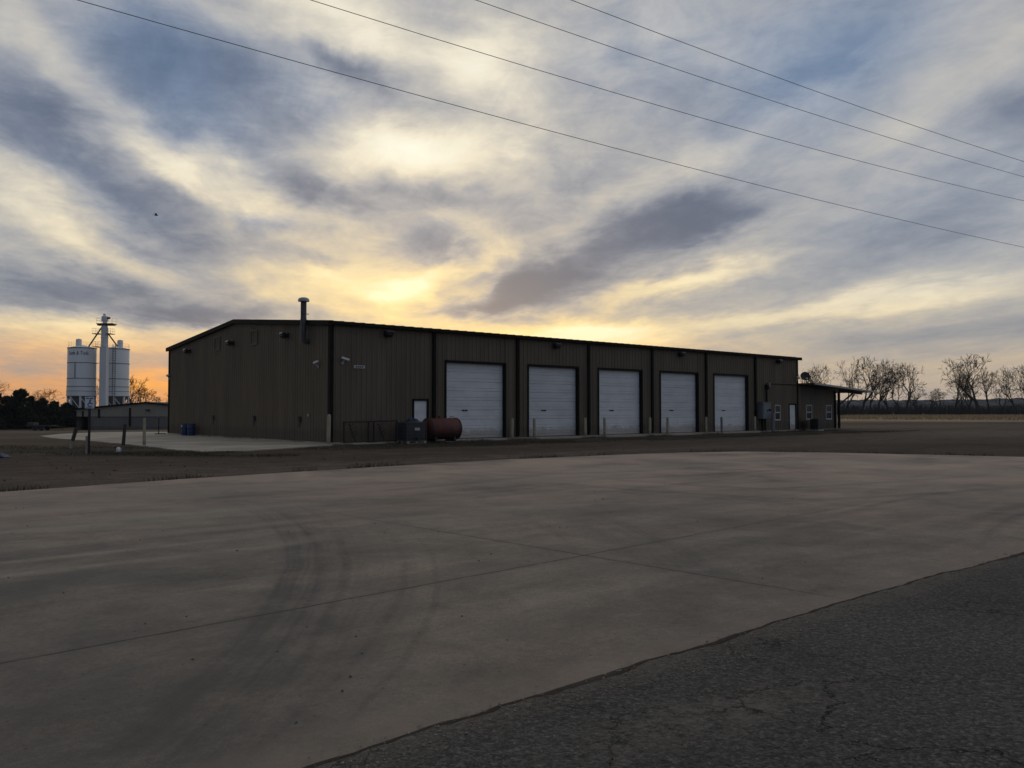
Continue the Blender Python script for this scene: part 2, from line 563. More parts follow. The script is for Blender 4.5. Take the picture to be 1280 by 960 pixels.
M['stain'] = mat('rust_stained_box', (0.05, 0.045, 0.04), 0.7, 0.3, 6.0)
M['asphalt_chip'] = mat('pale_gravel', (0.24, 0.21, 0.18), 0.9, 0.4, 20.0)


def glass_mat():
    m = bpy.data.materials.new('dark_window_glass')
    m.use_nodes = True
    b = m.node_tree.nodes['Principled BSDF']
    b.inputs['Base Color'].default_value = (0.006, 0.007, 0.009, 1)
    b.inputs['Roughness'].default_value = 0.12
    b.inputs['Specular IOR Level'].default_value = 0.35
    return m


M['glass'] = glass_mat()


def concrete_mat():
    m = bpy.data.materials.new('drive_concrete')
    m.use_nodes = True
    T = NT(m.node_tree)
    out = T.n('ShaderNodeOutputMaterial')
    b = T.n('ShaderNodeBsdfPrincipled')
    T.t.links.new(b.outputs[0], out.inputs[0])
    v = T.n('ShaderNodeTexCoord').outputs['Object']
    x, y, z = T.sep(v)
    big = T.noise(v, 0.24, 7, 0.62, 0.6)
    mid = T.noise(v, 1.1, 8, 0.70, 0.5)
    fine = T.noise(v, 22.0, 6, 0.75)
    grit = T.noise(v, 110.0, 4, 0.7)
    c = T.ramp(big, [(0.30, (0.134, 0.124, 0.107, 1)), (0.50, (0.208, 0.179, 0.150, 1)), (0.68, (0.262, 0.206, 0.168, 1))])
    c = T.mix(1.0, c, T.ramp(mid, [(0.28, (0.64, 0.65, 0.65, 1)), (0.72, (1.32, 1.29, 1.26, 1))]), 'MULTIPLY')
    c = T.mix(1.0, c, T.ramp(fine, [(0.30, (0.78, 0.78, 0.78, 1)), (0.70, (1.20, 1.20, 1.20, 1))]), 'MULTIPLY')
    c = T.mix(1.0, c, T.ramp(grit, [(0.30, (0.68, 0.68, 0.68, 1)), (0.70, (1.30, 1.30, 1.29, 1))]), 'MULTIPLY')
    # long brush and tyre-polish streaks that follow the direction of travel
    vr = T.n('ShaderNodeMapping')
    T.put(vr.inputs['Vector'], v)
    vr.inputs['Rotation'].default_value = (0, 0, R(-42))
    streak = T.noise(T.vm('MULTIPLY', vr.outputs[0], (0.14, 1.1, 1.0)), 1.0, 7, 0.66, 0.6)
    c = T.mix(1.0, c, T.ramp(streak, [(0.30, (0.70, 0.70, 0.70, 1)), (0.70, (1.26, 1.24, 1.21, 1))]), 'MULTIPLY')
    # clay washed on to the far and right side
    clay = T.m('MULTIPLY', T.rng(y, 9.0, 24.0, 0.0, 0.85, smooth=True), T.rng(T.noise(v, 0.30, 7, 0.66, 0.6), 0.32, 0.62))
    c = T.mix(clay, c, (0.47, 0.345, 0.265, 1))
    wv = T.noise(v, 0.8, 4, 0.6, color=True)
    vw = T.vm('ADD', v, T.vm('MULTIPLY', T.vm('SUBTRACT', wv, (0.5, 0.5, 0.5)), (0.12, 0.12, 0.0)))
    ragged = T.rng(T.noise(v, 1.7, 8, 0.75), 0.36, 0.58, 0.30, 1.0)

    def arc(cx, cy, rad, half, mx, my, rx, ry, rot, st):
        nonlocal c
        r = T.vm('DISTANCE', T.vm('MULTIPLY', vw, (1, 1, 0)), (cx, cy, 0))
        f = T.rng(T.m('ABSOLUTE', T.m('SUBTRACT', r, rad)), half * 0.25, half, 1.0, 0.0, smooth=True)
        tread = T.rng(T.noise(T.xyz(T.m('MULTIPLY', r, 16.0), T.m('MULTIPLY', T.noise(v, 0.5, 2), 2.0), cx), 1.0, 3, 0.6), 0.36, 0.60, 0.30, 1.0)
        f = T.m('MULTIPLY', T.m('MULTIPLY', T.m('MULTIPLY', f, ragged), tread), T.blob(v, mx, my, rx, ry, rot, st))
        c = T.mix(f, c, (0.070, 0.067, 0.064, 1))
    # tyre scrubs of turning lorries
    arc(-19.74, 4.85, 17.86, 0.14, -2.4, 8.2, 12.0, 6.0, 110, 0.85)
    arc(-19.90, 4.85, 18.32, 0.08, -2.1, 7.6, 11.0, 5.0, 110, 0.75)
    arc(-22.28, 5.03, 20.42, 0.34, -2.1, 8.8, 9.0, 5.0, 110, 0.70)
    arc(-22.28, 5.03, 20.86, 0.08, -1.9, 8.8, 9.0, 4.0, 110, 0.7)
    arc(-15.29, 6.86, 14.33, 0.13, -1.2, 6.8, 7.0, 4.0, 100, 0.55)
    arc(-15.29, 6.86, 14.62, 0.05, -1.0, 6.8, 7.0, 4.0, 100, 0.4)
    arc(-14.83, 5.10, 12.95, 0.16, -1.9, 5.0, 3.0, 2.0, 100, 0.35)
    arc(-17.5, 8.0, 18.4, 0.16, 0.6, 10.6, 4.5, 3.0, 100, 0.4)
    arc(-17.5, 8.0, 19.6, 0.20, 1.6, 11.4, 5.0, 3.0, 100, 0.35)
    arc(-20.6, 5.0, 19.0, 0.75, -2.4, 8.0, 12.0, 6.0, 110, 0.42)
    arc(-16.0, 6.9, 14.6, 0.60, -1.6, 6.4, 9.0, 5.0, 100, 0.34)
    arc(-17.2, 8.0, 19.0, 0.7, 1.0, 10.6, 7.0, 4.0, 100, 0.35)
    arc(20.0, 2.0, 15.6, 0.22, 8.0, 12.4, 6.0, 3.5, 40, 0.75)
    arc(20.0, 2.0, 16.4, 0.16, 7.4, 13.0, 6.0, 3.5, 40, 0.65)
    arc(22.0, 0.0, 19.6, 0.24, 7.6, 14.4, 6.5, 3.5, 40, 0.70)
    arc(22.0, 0.0, 21.4, 0.18, 7.0, 15.8, 6.5, 3.5, 40, 0.60)
    arc(-6.0, 40.0, 19.5, 0.30, 5.0, 22.0, 9.0, 6.0, 20, 0.65)
    arc(-6.0, 40.0, 21.4, 0.26, 6.0, 21.0, 9.0, 6.0, 20, 0.60)
    arc(-4.0, 42.0, 26.0, 0.30, 8.0, 19.0, 9.0, 6.0, 20, 0.65)
    arc(-4.0, 42.0, 28.2, 0.26, 8.0, 17.0, 9.0, 6.0, 20, 0.55)
    arc(-14.0, 30.0, 17.0, 0.28, -1.0, 19.0, 7.0, 5.0, 0, 0.65)
    arc(-14.0, 30.0, 18.8, 0.22, -0.4, 17.6, 7.0, 5.0, 0, 0.60)
    arc(10.0, 26.0, 9.5, 0.26, 4.6, 18.0, 7.0, 5.0, 0, 0.6)
    arc(10.0, 26.0, 11.3, 0.22, 3.6, 17.0, 7.0, 5.0, 0, 0.55)
    arc(-9.0, 23.0, 12.0, 0.24, -6.0, 11.4, 5.0, 3.0, 20, 0.45)
    for (bx, by, rx, ry, rot, st) in [(-3.4, 4.9, 4.4, 2.6, 60, 0.55), (-6.0, 6.4, 3.6, 2.4, 45, 0.55), (-1.3, 4.6, 2.2, 1.0, 45, 0.4), (-4.6, 7.6, 2.6, 0.55, 44, 0.6), (-4.8, 10.2, 2.8, 0.45, 42, 0.6), (-4.3, 8.3, 2.2, 0.8, 44, 0.45), (-2.6, 5.2, 2.0, 1.0, 60, 0.35), (-0.4, 8.4, 1.3, 0.7, 60, 0.35),
                                      (2.1, 13.9, 3.4, 0.7, 30, 0.45), (4.6, 13.0, 1.6, 0.5, 40, 0.35), (-0.9, 13.6, 2.0, 0.7, 10, 0.4),
                                      (0.2, 6.6, 1.2, 0.6, 50, 0.30), (-4.9, 7.2, 2.2, 0.9, 40, 0.45), (7.7, 13.0, 2.0, 0.5, 50, 0.45),
                                      (5.2, 32.4, 1.1, 0.35, 10, 0.0), (6.0, 22.0, 4.0, 0.8, 20, 0.25), (0.6, 4.9, 1.2, 0.5, 40, 0.25)]:
        if st > 0:
            f = T.m('MULTIPLY', T.blob(vw, bx, by, rx, ry, rot, st), ragged)
            c = T.mix(f, c, (0.090, 0.085, 0.079, 1))
    for (bx, by, rx, ry, rot, st) in [(-4.5, 8.9, 3.4, 0.24, 41, 0.9), (-4.9, 9.7, 3.0, 0.20, 41, 0.7), (-4.0, 11.9, 2.6, 0.35, 40, 0.6), (-8.2, 13.4, 4.0, 0.8, 44, 0.7), (-5.6, 12.4, 4.2, 0.45, 38, 0.65), (-7.2, 11.2, 3.0, 0.20, 40, 0.65),
                                      (-2.9, 10.3, 2.0, 0.30, 60, 0.35), (0.8, 20.0, 5.0, 1.2, 30, 0.6), (3.5, 24.0, 7.0, 1.6, 30, 0.6), (-3.0, 21.5, 5.0, 1.2, 45, 0.6), (10.0, 27.0, 8.0, 2.0, 10, 0.6), (-5.2, 13.6, 4.2, 0.7, 40, 0.8), (14.0, 23.0, 6.0, 2.0, 20, 0.5), (-6.0, 17.5, 5.0, 1.6, 46, 0.45),
                                      (-0.2, 4.75, 2.6, 0.35, 40, 0.30), (9.0, 19.5, 6.0, 1.4, 20, 0.35), (0.2, 14.4, 2.0, 0.4, 20, 0.5)]:
        f = T.m('MULTIPLY', T.blob(vw, bx, by, rx, ry, rot, st), ragged)
        c = T.mix(f, c, (0.32, 0.278, 0.222, 1))
    # mottled small stains
    sp = T.voro(T.vm('ADD', v, T.vm('MULTIPLY', wv, (0.3, 0.3, 0))), 3.1)
    spm = T.m('MULTIPLY', T.rng(sp, 0.05, 0.13, 1.0, 0.0, smooth=True), T.rng(T.noise(v, 0.7, 3), 0.50, 0.66))
    c = T.mix(T.m('MULTIPLY', spm, 0.5), c, (0.10, 0.09, 0.085, 1))
    pit = T.voro(v, 13.0)
    pitc = T.voro(v, 13.0, out='Color')
    pf = T.m('MULTIPLY', T.rng(pit, 0.08, 0.20, 1.0, 0.0), T.rng(T.sep(pitc)[0], 0.80, 0.92))
    c = T.mix(T.m('MULTIPLY', pf, 0.7), c, (0.055, 0.050, 0.045, 1))
    # sawn joints
    jn = T.m('MULTIPLY_ADD', T.noise(v, 2.5, 4, 0.7), 0.05, -0.025)

    def joint(px, py, dx, dy, half, st, a=None):
        nonlocal c
        l = math.hypot(dx, dy)
        nx, ny = -dy / l, dx / l
        dist = T.m('ADD', T.m('ADD', T.m('MULTIPLY', x, nx), T.m('MULTIPLY', y, ny)), -(px * nx + py * ny))
        dist = T.m('ABSOLUTE', T.m('ADD', dist, jn))
        f = T.rng(dist, half * 0.5, half, st, 0.0)
        f = T.m('MULTIPLY', f, T.rng(T.noise(v, 5.0, 4, 0.7), 0.30, 0.5, 0.35, 1.0))
        if a:
            f = T.m('MULTIPLY', f, T.blob(v, *a, 1.0))
        c = T.mix(f, c, (0.028, 0.024, 0.021, 1))
        g = T.rng(dist, half, half * 7, 0.22 * st, 0.0, smooth=True)
        if a:
            g = T.m('MULTIPLY', g, T.blob(v, *a, 1.0))
        c = T.mix(g, c, (0.09, 0.08, 0.072, 1))
    joint(0.83, 9.59, 0.716, 0.698, 0.020, 0.95, (-1.0, 7.5, 16, 9, 42))
    joint(0.83, 9.59, 0.690, -0.724, 0.020, 0.95, (0.6, 9.8, 8.2, 6, -46))
    joint(4.4, 19.4, 0.716, 0.698, 0.03, 0.45, (4.4, 19.4, 9, 6, 40))
    # red clay gathered along the road edge
    ex, ey = 0.763, 0.646
    ed = T.m('ADD', T.m('ADD', T.m('MULTIPLY', x, -ey), T.m('MULTIPLY', y, ex)), -(0.0 * -ey + 4.79 * ex))
    f = T.m('MULTIPLY', T.rng(T.m('ADD', ed, T.m('MULTIPLY_ADD', T.noise(v, 1.6, 4), 0.5, -0.25)), 0.0, 0.5, 0.55, 0.0, smooth=True), ragged)
    c = T.mix(f, c, (0.25, 0.195, 0.155, 1))
    T.put(b.inputs['Base Color'], c)
    b.inputs['Roughness'].default_value = 0.80
    b.inputs['Specular IOR Level'].default_value = 0.26
    bp = T.n('ShaderNodeBump')
    bp.inputs['Strength'].default_value = 0.35
    bp.inputs['Distance'].default_value = 0.01
    T.put(bp.inputs['Height'], T.m('ADD', T.m('MULTIPLY', fine, 0.5), T.m('MULTIPLY', grit, 0.5)))
    T.t.links.new(bp.outputs[0], b.inputs['Normal'])
    return m


def asphalt_mat():
    m = bpy.data.materials.new('old_asphalt')
    m.use_nodes = True
    T = NT(m.node_tree)
    out = T.n('ShaderNodeOutputMaterial')
    b = T.n('ShaderNodeBsdfPrincipled')
    T.t.links.new(b.outputs[0], out.inputs[0])
    v = T.n('ShaderNodeTexCoord').outputs['Object']
    x, y, z = T.sep(v)
    big = T.noise(v, 0.5, 6, 0.65, 0.4)
    agg = T.voro(v, 55.0)
    aggc = T.voro(v, 55.0, out='Color')
    agg2 = T.voro(v, 33.0, out='Color')
    fine = T.noise(v, 55.0, 6, 0.75)
    clump = T.noise(v, 20.0, 6, 0.75)
    c = T.ramp(big, [(0.3, (0.078, 0.075, 0.071, 1)), (0.7, (0.120, 0.114, 0.106, 1))])
    c = T.mix(1.0, c, T.ramp(T.sep(aggc)[0], [(0.0, (0.55, 0.55, 0.55, 1)), (0.6, (0.97, 0.97, 0.97, 1)), (0.88, (1.25, 1.23, 1.2, 1)), (1.0, (1.7, 1.66, 1.58, 1))]), 'MULTIPLY')
    c = T.mix(1.0, c, T.ramp(fine, [(0.28, (0.45, 0.45, 0.45, 1)), (0.72, (1.5, 1.48, 1.46, 1))]), 'MULTIPLY')
    c = T.mix(1.0, c, T.ramp(clump, [(0.30, (0.45, 0.45, 0.45, 1)), (0.52, (1.0, 1.0, 1.0, 1)), (0.72, (1.42, 1.40, 1.37, 1))]), 'MULTIPLY')
    big_ag = T.m('MULTIPLY', T.rng(T.sep(agg2)[1], 0.955, 0.99), T.rng(T.voro(v, 33.0), 0.25, 0.42, 1.0, 0.0))
    c = T.mix(T.m('MULTIPLY', big_ag, 0.5), c, (0.24, 0.215, 0.185, 1))
    # worn patch showing pale stone
    worn = T.m('MULTIPLY', T.blob(v, 1.15, 4.6, 1.6, 0.5, 30, 1.0), T.rng(T.noise(v, 5.0, 6, 0.75), 0.42, 0.62))
    c = T.mix(T.m('MULTIPLY', worn, 0.75), c, (0.20, 0.175, 0.15, 1))
    # cracks
    wv = T.noise(v, 1.6, 6, 0.65, color=True)
    vw = T.vm('ADD', v, T.vm('MULTIPLY', wv, (0.9, 0.9, 0.0)))
    cr = T.voro(vw, 0.95, feature='DISTANCE_TO_EDGE')
    ck = T.m('MULTIPLY', T.rng(cr, 0.001, 0.0058, 1.0, 0.0), T.rng(T.noise(v, 0.7, 4), 0.42, 0.52))
    c = T.mix(T.m('MULTIPLY', ck, 0.92), c, (0.008, 0.007, 0.007, 1))
    # silt and broken stone where the road meets the concrete
    ex, ey = 0.763, 0.646
    ed = T.m('ADD', T.m('ADD', T.m('MULTIPLY', x, ey), T.m('MULTIPLY', y, -ex)), 4.79 * ex)
    silt = T.m('MULTIPLY', T.rng(T.m('ADD', ed, T.m('MULTIPLY_ADD', T.noise(v, 2.2, 5, 0.7), 0.5, -0.25)), 0.02, 0.38, 1.0, 0.0, smooth=True),
               T.rng(T.noise(v, 30.0, 5, 0.75), 0.35, 0.6))
    c = T.mix(T.m('MULTIPLY', silt, 0.62), c, (0.20, 0.165, 0.13, 1))
    T.put(b.inputs['Base Color'], c)
    b.inputs['Roughness'].default_value = 0.9
    b.inputs['Specular IOR Level'].default_value = 0.2
    bp = T.n('ShaderNodeBump')
    bp.inputs['Strength'].default_value = 0.9
    bp.inputs['Distance'].default_value = 0.012
    h = T.m('ADD', T.m('MULTIPLY', agg, -0.9), T.m('MULTIPLY', fine, 0.9))
    h = T.m('ADD', h, T.m('MULTIPLY', clump, 0.8))
    T.put(bp.inputs['Height'], T.m('SUBTRACT', h, T.m('MULTIPLY', ck, 1.5)))
    T.t.links.new(bp.outputs[0], b.inputs['Normal'])
    return m


def ground_mat():
    m = bpy.data.materials.new('bare_dirt_and_grass')
    m.use_nodes = True
    T = NT(m.node_tree)
    out = T.n('ShaderNodeOutputMaterial')
    b = T.n('ShaderNodeBsdfPrincipled')
    T.t.links.new(b.outputs[0], out.inputs[0])
    v = T.n('ShaderNodeTexCoord').outputs['Object']
    x, y, z = T.sep(v)
    wv = T.noise(v, 0.25, 6, 0.65, color=True)
    vw = T.vm('ADD', v, T.vm('MULTIPLY', T.vm('SUBTRACT', wv, (0.5, 0.5, 0.5)), (7.0, 7.0, 0.0)))
    big = T.noise(v, 0.12, 6, 0.62, 0.3)
    mid = T.noise(v, 1.1, 7, 0.68)
    fine = T.noise(v, 9.0, 6, 0.72)
    c = T.ramp(big, [(0.3, (0.066, 0.050, 0.038, 1)), (0.7, (0.094, 0.069, 0.052, 1))])
    # gravel lanes
    for (bx, by, rx, ry, rot, st) in [(-9.0, 22.0, 22, 4.5, 42, 0.6), (-44, 66, 30, 16, 40, 1.0), (-34, 52, 16, 6, 40, 0.75), (6, 36, 20, 2.6, 38, 0.8), (34, 62, 34, 9, 44, 1.0), (46, 92, 46, 16, 20, 0.9)]:
        f = T.m('MULTIPLY', T.blob(vw, bx, by, rx, ry, rot, st), T.rng(mid, 0.25, 0.6, 0.4, 1.0))
        c = T.mix(f, c, (0.130, 0.106, 0.085, 1))
    # winter-killed turf, dark and matted
    for (bx, by, rx, ry, rot, st) in [(-19, 36, 14, 4.6, -25, 1.0), (-12.5, 32.5, 8, 2.6, -10, 0.9), (-3.5, 42.5, 11, 4.0, 40, 0.85), (10, 52, 22, 3.6, 41, 0.85),
                                      (27, 41, 16, 5.0, 12, 0.85), (24, 66, 18, 3.0, 30, 0.7), (-30, 44, 8, 3.5, 30, 0.8)]:
        f = T.m('MULTIPLY', T.blob(vw, bx, by, rx, ry, rot, st), T.rng(fine, 0.3, 0.6, 0.55, 1.0))
        c = T.mix(f, c, (0.036, 0.030, 0.019, 1))
    # pale dry field far out
    far = T.m('MULTIPLY', T.rng(T.m('ADD', y, T.m('MULTIPLY_ADD', mid, 30.0, -15.0)), 118.0, 142.0, smooth=True), T.rng(x, -30.0, 20.0, 0.15, 1.0, smooth=True))
    c = T.mix(far, c, T.ramp(T.noise(T.vm('MULTIPLY', v, (0.03, 0.12, 1.0)), 1.0, 6, 0.65), [(0.3, (0.22, 0.165, 0.100, 1)), (0.7, (0.42, 0.315, 0.190, 1))]))
    c = T.mix(1.0, c, T.ramp(mid, [(0.25, (0.66, 0.66, 0.66, 1)), (0.75, (1.28, 1.27, 1.25, 1))]), 'MULTIPLY')
    c = T.mix(1.0, c, T.ramp(fine, [(0.25, (0.62, 0.62, 0.62, 1)), (0.75, (1.32, 1.31, 1.30, 1))]), 'MULTIPLY')
    gr = T.n('ShaderNodeMapping')
    T.put(gr.inputs['Vector'], vw)
    gr.inputs['Rotation'].default_value = (0, 0, R(-40))
    ruts = T.noise(T.vm('MULTIPLY', gr.outputs[0], (0.05, 0.9, 1.0)), 1.0, 6, 0.65, 0.5)
    c = T.mix(1.0, c, T.ramp(ruts, [(0.3, (0.66, 0.66, 0.66, 1)), (0.7, (1.34, 1.30, 1.26, 1))]), 'MULTIPLY')
    st_ = T.voro(v, 7.0, out='Color')
    c = T.mix(T.m('MULTIPLY', T.rng(T.sep(st_)[0], 0.93, 0.98), T.rng(T.voro(v, 7.0), 0.2, 0.34, 0.7, 0.0)), c, (0.27, 0.24, 0.21, 1))
    T.put(b.inputs['Base Color'], c)
    b.inputs['Roughness'].default_value = 0.95
    b.inputs['Specular IOR Level'].default_value = 0.15
    bp = T.n('ShaderNodeBump')
    bp.inputs['Strength'].default_value = 0.8
    bp.inputs['Distance'].default_value = 0.06
    T.put(bp.inputs['Height'], T.m('ADD', T.m('MULTIPLY', fine, 0.6), T.m('MULTIPLY', mid, 0.8)))
    T.t.links.new(bp.outputs[0], b.inputs['Normal'])
    return m


def slab_mat():
    m = mat('yard_slab_concrete', (0.38, 0.335, 0.275), 0.8, 0.35, 0.4, bump=0.2, spec=0.3)
    return m


M['concrete'] = concrete_mat()
M['asphalt'] = asphalt_mat()
M['ground'] = ground_mat()
M['slab'] = slab_mat()
M['trailer'] = mat('dull_trailer_steel', (0.05, 0.05, 0.052), 0.7, 0.2, 3.0)
M['hill'] = mat('haze_tinted_hillside', (0.10, 0.105, 0.118), 0.95, 0.65, 0.05, spec=0.0)  # distance haze partly put into this lighter, bluish base colour


# ------------------------------------------------------------------ terrain
def sstep(a, b, t):
    u = max(0.0, min(1.0, (t - a) / (b - a)))
    return u * u * (3 - 2 * u)


def gz(x, y):
    z = -0.11
    z -= 1.2 * sstep(66, 118, y) * sstep(-22, -46, x)
    if y > 30 or abs(x) > 25:
        z += 0.05 * mnoise.noise((x * 0.06, y * 0.06, 3.0)) * sstep(25, 60, max(y, abs(x)))
    return z


def terrain():
    def axis(lo, hi, step, far):
        a = []
        t = lo
        while t <= hi:
            a.append(t)
            t += step
        s, t = step, lo
        pre = []
        while t > -far:
            s *= 1.28
            t -= s
            pre.append(t)
        post = []
        s, t = step, a[-1]
        while t < far:
            s *= 1.28
            t += s
            post.append(t)
        return list(reversed(pre)) + a + post
    xs = axis(-90, 100, 1.6, 3200)
    ys = axis(-12, 160, 1.6, 3200)
    mb = MB()
    for y in ys:
        for x in xs:
            mb.v.append((x, y, gz(x, y)))
    n = len(xs)
    for j in range(len(ys) - 1):
        for i in range(n - 1):
            a = j * n + i
            mb.f.append((a, a + 1, a + 1 + n, a + n))
    o = mb.build('ground', M['ground'], smooth=True, fix=False)
    tag(o, 'bare brown dirt and gravel yard running out to a dry grass field', kind='structure')


terrain()


def jitter_line(pts, step, amp, seed):
    rnd = random.Random(seed)
    out = []
    for (a, b) in zip(pts[:-1], pts[1:]):
        d = math.hypot(b[0] - a[0], b[1] - a[1])
        n = max(1, int(d / step))
        for i in range(n):
            t = i / n
            x, y = a[0] + (b[0] - a[0]) * t, a[1] + (b[1] - a[1]) * t
            nx, ny = -(b[1] - a[1]) / d, (b[0] - a[0]) / d
            k = amp * (1.6 * mnoise.noise((x * 0.9, y * 0.9, seed)) + 0.8 * mnoise.noise((x * 4, y * 4, seed + 5)) + 0.35 * rnd.uniform(-1, 1))
            out.append((x + nx * k, y + ny * k))
    out.append(pts[-1])
    return out


def sheet(name, outline, z0, z1, m, label):
    """slab of irregular outline with real thickness"""
    bm = bmesh.new()
    vs_ = [bm.verts.new((x, y, z1)) for x, y in outline]
    f = bm.faces.new(vs_)
    r = bmesh.ops.extrude_face_region(bm, geom=[f])
    for g in r['geom']:
        if isinstance(g, bmesh.types.BMVert):
            g.co.z = z0
    bmesh.ops.recalc_face_normals(bm, faces=bm.faces[:])
    bmesh.ops.triangulate(bm, faces=bm.faces[:])
    me = bpy.data.meshes.new(name)
    bm.to_mesh(me)
    bm.free()
    me.materials.append(m)
    o = bpy.data.objects.new(name, me)
    scene.collection.objects.link(o)
    tag(o, label, kind='structure')
    return o


near_edge = [(-9.0, -2.9), (-3.0, 2.23), (-1.0, 3.91), (0.0, 4.79), (1.3, 5.92), (2.96, 7.36), (3.91, 8.15), (6.02, 9.81), (14, 16.3), (26, 26.0)]
far_edge = [(26, 26.0), (20.85, 28.49), (18.47, 29.97), (14.27, 32.21), (11.6, 33.4), (9.37, 33.9), (7.0, 33.2), (4.26, 31.62), (0.0, 28.49), (-3.82, 24.81), (-7.86, 20.42), (-10.47, 17.01), (-16, 8.5), (-18, 3.0), (-9.0, -2.9)]
apron_near = jitter_line(near_edge, 0.09, 0.026, 3)
apron_far = jitter_line(far_edge, 0.35, 0.03, 9)
sheet('concrete_apron', apron_near + apron_far[1:-1], -0.35, -0.06, M['concrete'], 'wide pale concrete apron with tyre scrubs and two crossing joints')
# the road stops a ragged finger's width short of the concrete
road_edge = [(x + 0.646 * (0.040 + 0.085 * max(0, mnoise.noise((x * 1.1, y * 1.1, 20))) + 0.05 * abs(mnoise.noise((x * 7, y * 7, 2)))),
              y - 0.763 * (0.040 + 0.085 * max(0, mnoise.noise((x * 1.1, y * 1.1, 20))) + 0.05 * abs(mnoise.noise((x * 7, y * 7, 2))))) for x, y in apron_near]
sheet('road', [(-40, -29.5)] + road_edge + [(80, 69.5), (85.5, 63.0), (-34.5, -36.0)], -0.35, -0.052, M['asphalt'],
      'worn dark asphalt road with ragged edge and coarse stones')
pad = [(-9.2, 42.0), (-8.75, 40.6), (-9.6, 38.6), (-11.2, 34.6), (-12.6, 34.0), (-14.3, 35.4), (-17.6, 39.6), (-22.0, 44.6), (-28.5, 51.2), (-31.2, 55.0), (-32.6, 60.0), (-32.0, 64.5), (-27.0, 66.0), (-24.6, 60.4)]
sheet('concrete_pad', jitter_line(pad + [pad[0]], 0.5, 0.07, 14)[:-1], -0.35, -0.06, M['slab'], 'pale concrete pad beside the end wall of the metal shop')


# ------------------------------------------------------------------ the shop building
ANG = R(40.8)
CX, CY = -9.2, 42.0
U = Vector((math.cos(ANG), math.sin(ANG), 0))
V = Vector((-math.sin(ANG), math.cos(ANG), 0))


def bl(u, v, z=0.0):
    return Vector((CX, CY, 0)) + U * u + V * v + Vector((0, 0, z))


shop = thing('workshop_building', (CX, CY, 0), ANG, 'long brown ribbed metal workshop with five white overhead doors', 'building')
L, W, HE, HR = 44.5, 24.0, 6.0, 7.05
DOORS = [(7.2, 11.6), (13.45, 17.8), (19.7, 24.1), (26.1, 30.5), (32.5, 37.0)]
DTOP = 4.37


def rib_profile(t0, t1, pitch=0.305, h=0.030, w0=0.110, w1=0.045):
    pts = [(t0, 0.0)]
    k = math.floor(t0 / pitch)
    while k * pitch < t1 + pitch:
        c = k * pitch
        for (o, d) in ((-w0 / 2, 0), (-w1 / 2, h), (w1 / 2, h), (w0 / 2, 0), (0.150 - 0.012, 0), (0.150, 0.006), (0.150 + 0.012, 0)):
            t = c + o
            if t0 + 1e-4 < t < t1 - 1e-4:
                pts.append((t, d))
        k += 1
    pts.append((t1, 0.0))
    return pts


def rib_wall(mb, t0, t1, z0, top, place):
    pr = rib_profile(t0, t1)
    k0 = len(mb.v)
    for t, d in pr:
        mb.v.append(place(t, d, z0))
        mb.v.append(place(t, d, top(t) if callable(top) else top))
    for i in range(len(pr) - 1):
        a = k0 + 2 * i
        mb.f.append((a, a + 2, a + 3, a + 1))


def front(t, d, z):
    return (t, -d, z)


def side(t, d, z):
    return (-d, t, z)


def gable_top(v):
    return HE + (HR - HE) * (1 - abs(v - W / 2) / (W / 2))


mb = MB()
cols = [(0.0, 5.0, 0, HE), (5.0, 6.0, 2.22, HE), (6.0, 7.2, 0, HE)]
prev = 7.2
for i, (a, b_) in enumerate(DOORS):
    cols.append((a, b_, DTOP, HE))
    nxt = DOORS[i + 1][0] if i < 4 else 40.85
    cols.append((b_, nxt, 0, HE))
cols += [(40.85, 41.7, 0, 0.83), (40.85, 41.7, 2.09, HE), (41.7, 43.1, 0, HE), (43.1, 44.2, 2.18, HE), (44.2, L, 0, HE)]
for (a, b_, z0, z1) in cols:
    rib_wall(mb, a, b_, z0, z1, front)
# other three walls
rib_wall(mb, 0, W / 2, 0, gable_top, side)
rib_wall(mb, W / 2, W, 0, gable_top, side)
rib_wall(mb, 0, W / 2, 0, gable_top, lambda t, d, z: (L + d, t, z))
rib_wall(mb, W / 2, W, 0, gable_top, lambda t, d, z: (L + d, t, z))
rib_wall(mb, 0, L, 0, HE, lambda t, d, z: (t, W + d, z))
mb.build('wall', M['siding'], shop, fix=False)

# floor slab, its edge showing along the foot of the wall
mb = MB()
mb.box(-0.06, 51.05, -0.06, W, -0.5, -0.006)
mb.box(-0.05, 39.0, -0.85, -0.06, -0.5, -0.03)
mb.build('foundation_slab', M['slab'], shop)

# roof: two sloping slabs with standing ribs
mb = MB()
ov = 0.22
for s in (0, 1):
    def rz(v):
        return HE + 0.03 + (HR - HE) * (1 - abs(v - W / 2) / (W / 2))
    v0, v1 = (-ov, W / 2) if s == 0 else (W / 2, W + ov)
    z0, z1 = rz(v0), rz(v1)
    poly = [(v0, z0), (v1, z1), (v1, z1 + 0.14), (v0, z0 + 0.14)]
    mb.prism(poly, -0.16, L + 0.16, 'X')
    k = 0.0
    while k < L:
        mb.prism([(v0, z0 + 0.141), (v1, z1 + 0.141), (v1, z1 + 0.175), (v0, z0 + 0.175)], k - 0.02, k + 0.02, 'X')
        k += 0.61
mb.build('roof', M['roof'], shop)
# eave gutter and fascia
mb = MB()
mb.box(-0.20, L + 0.20, -0.30, -0.045, HE - 0.02, HE + 0.155)
mb.build('gutter', M['trim'], shop)
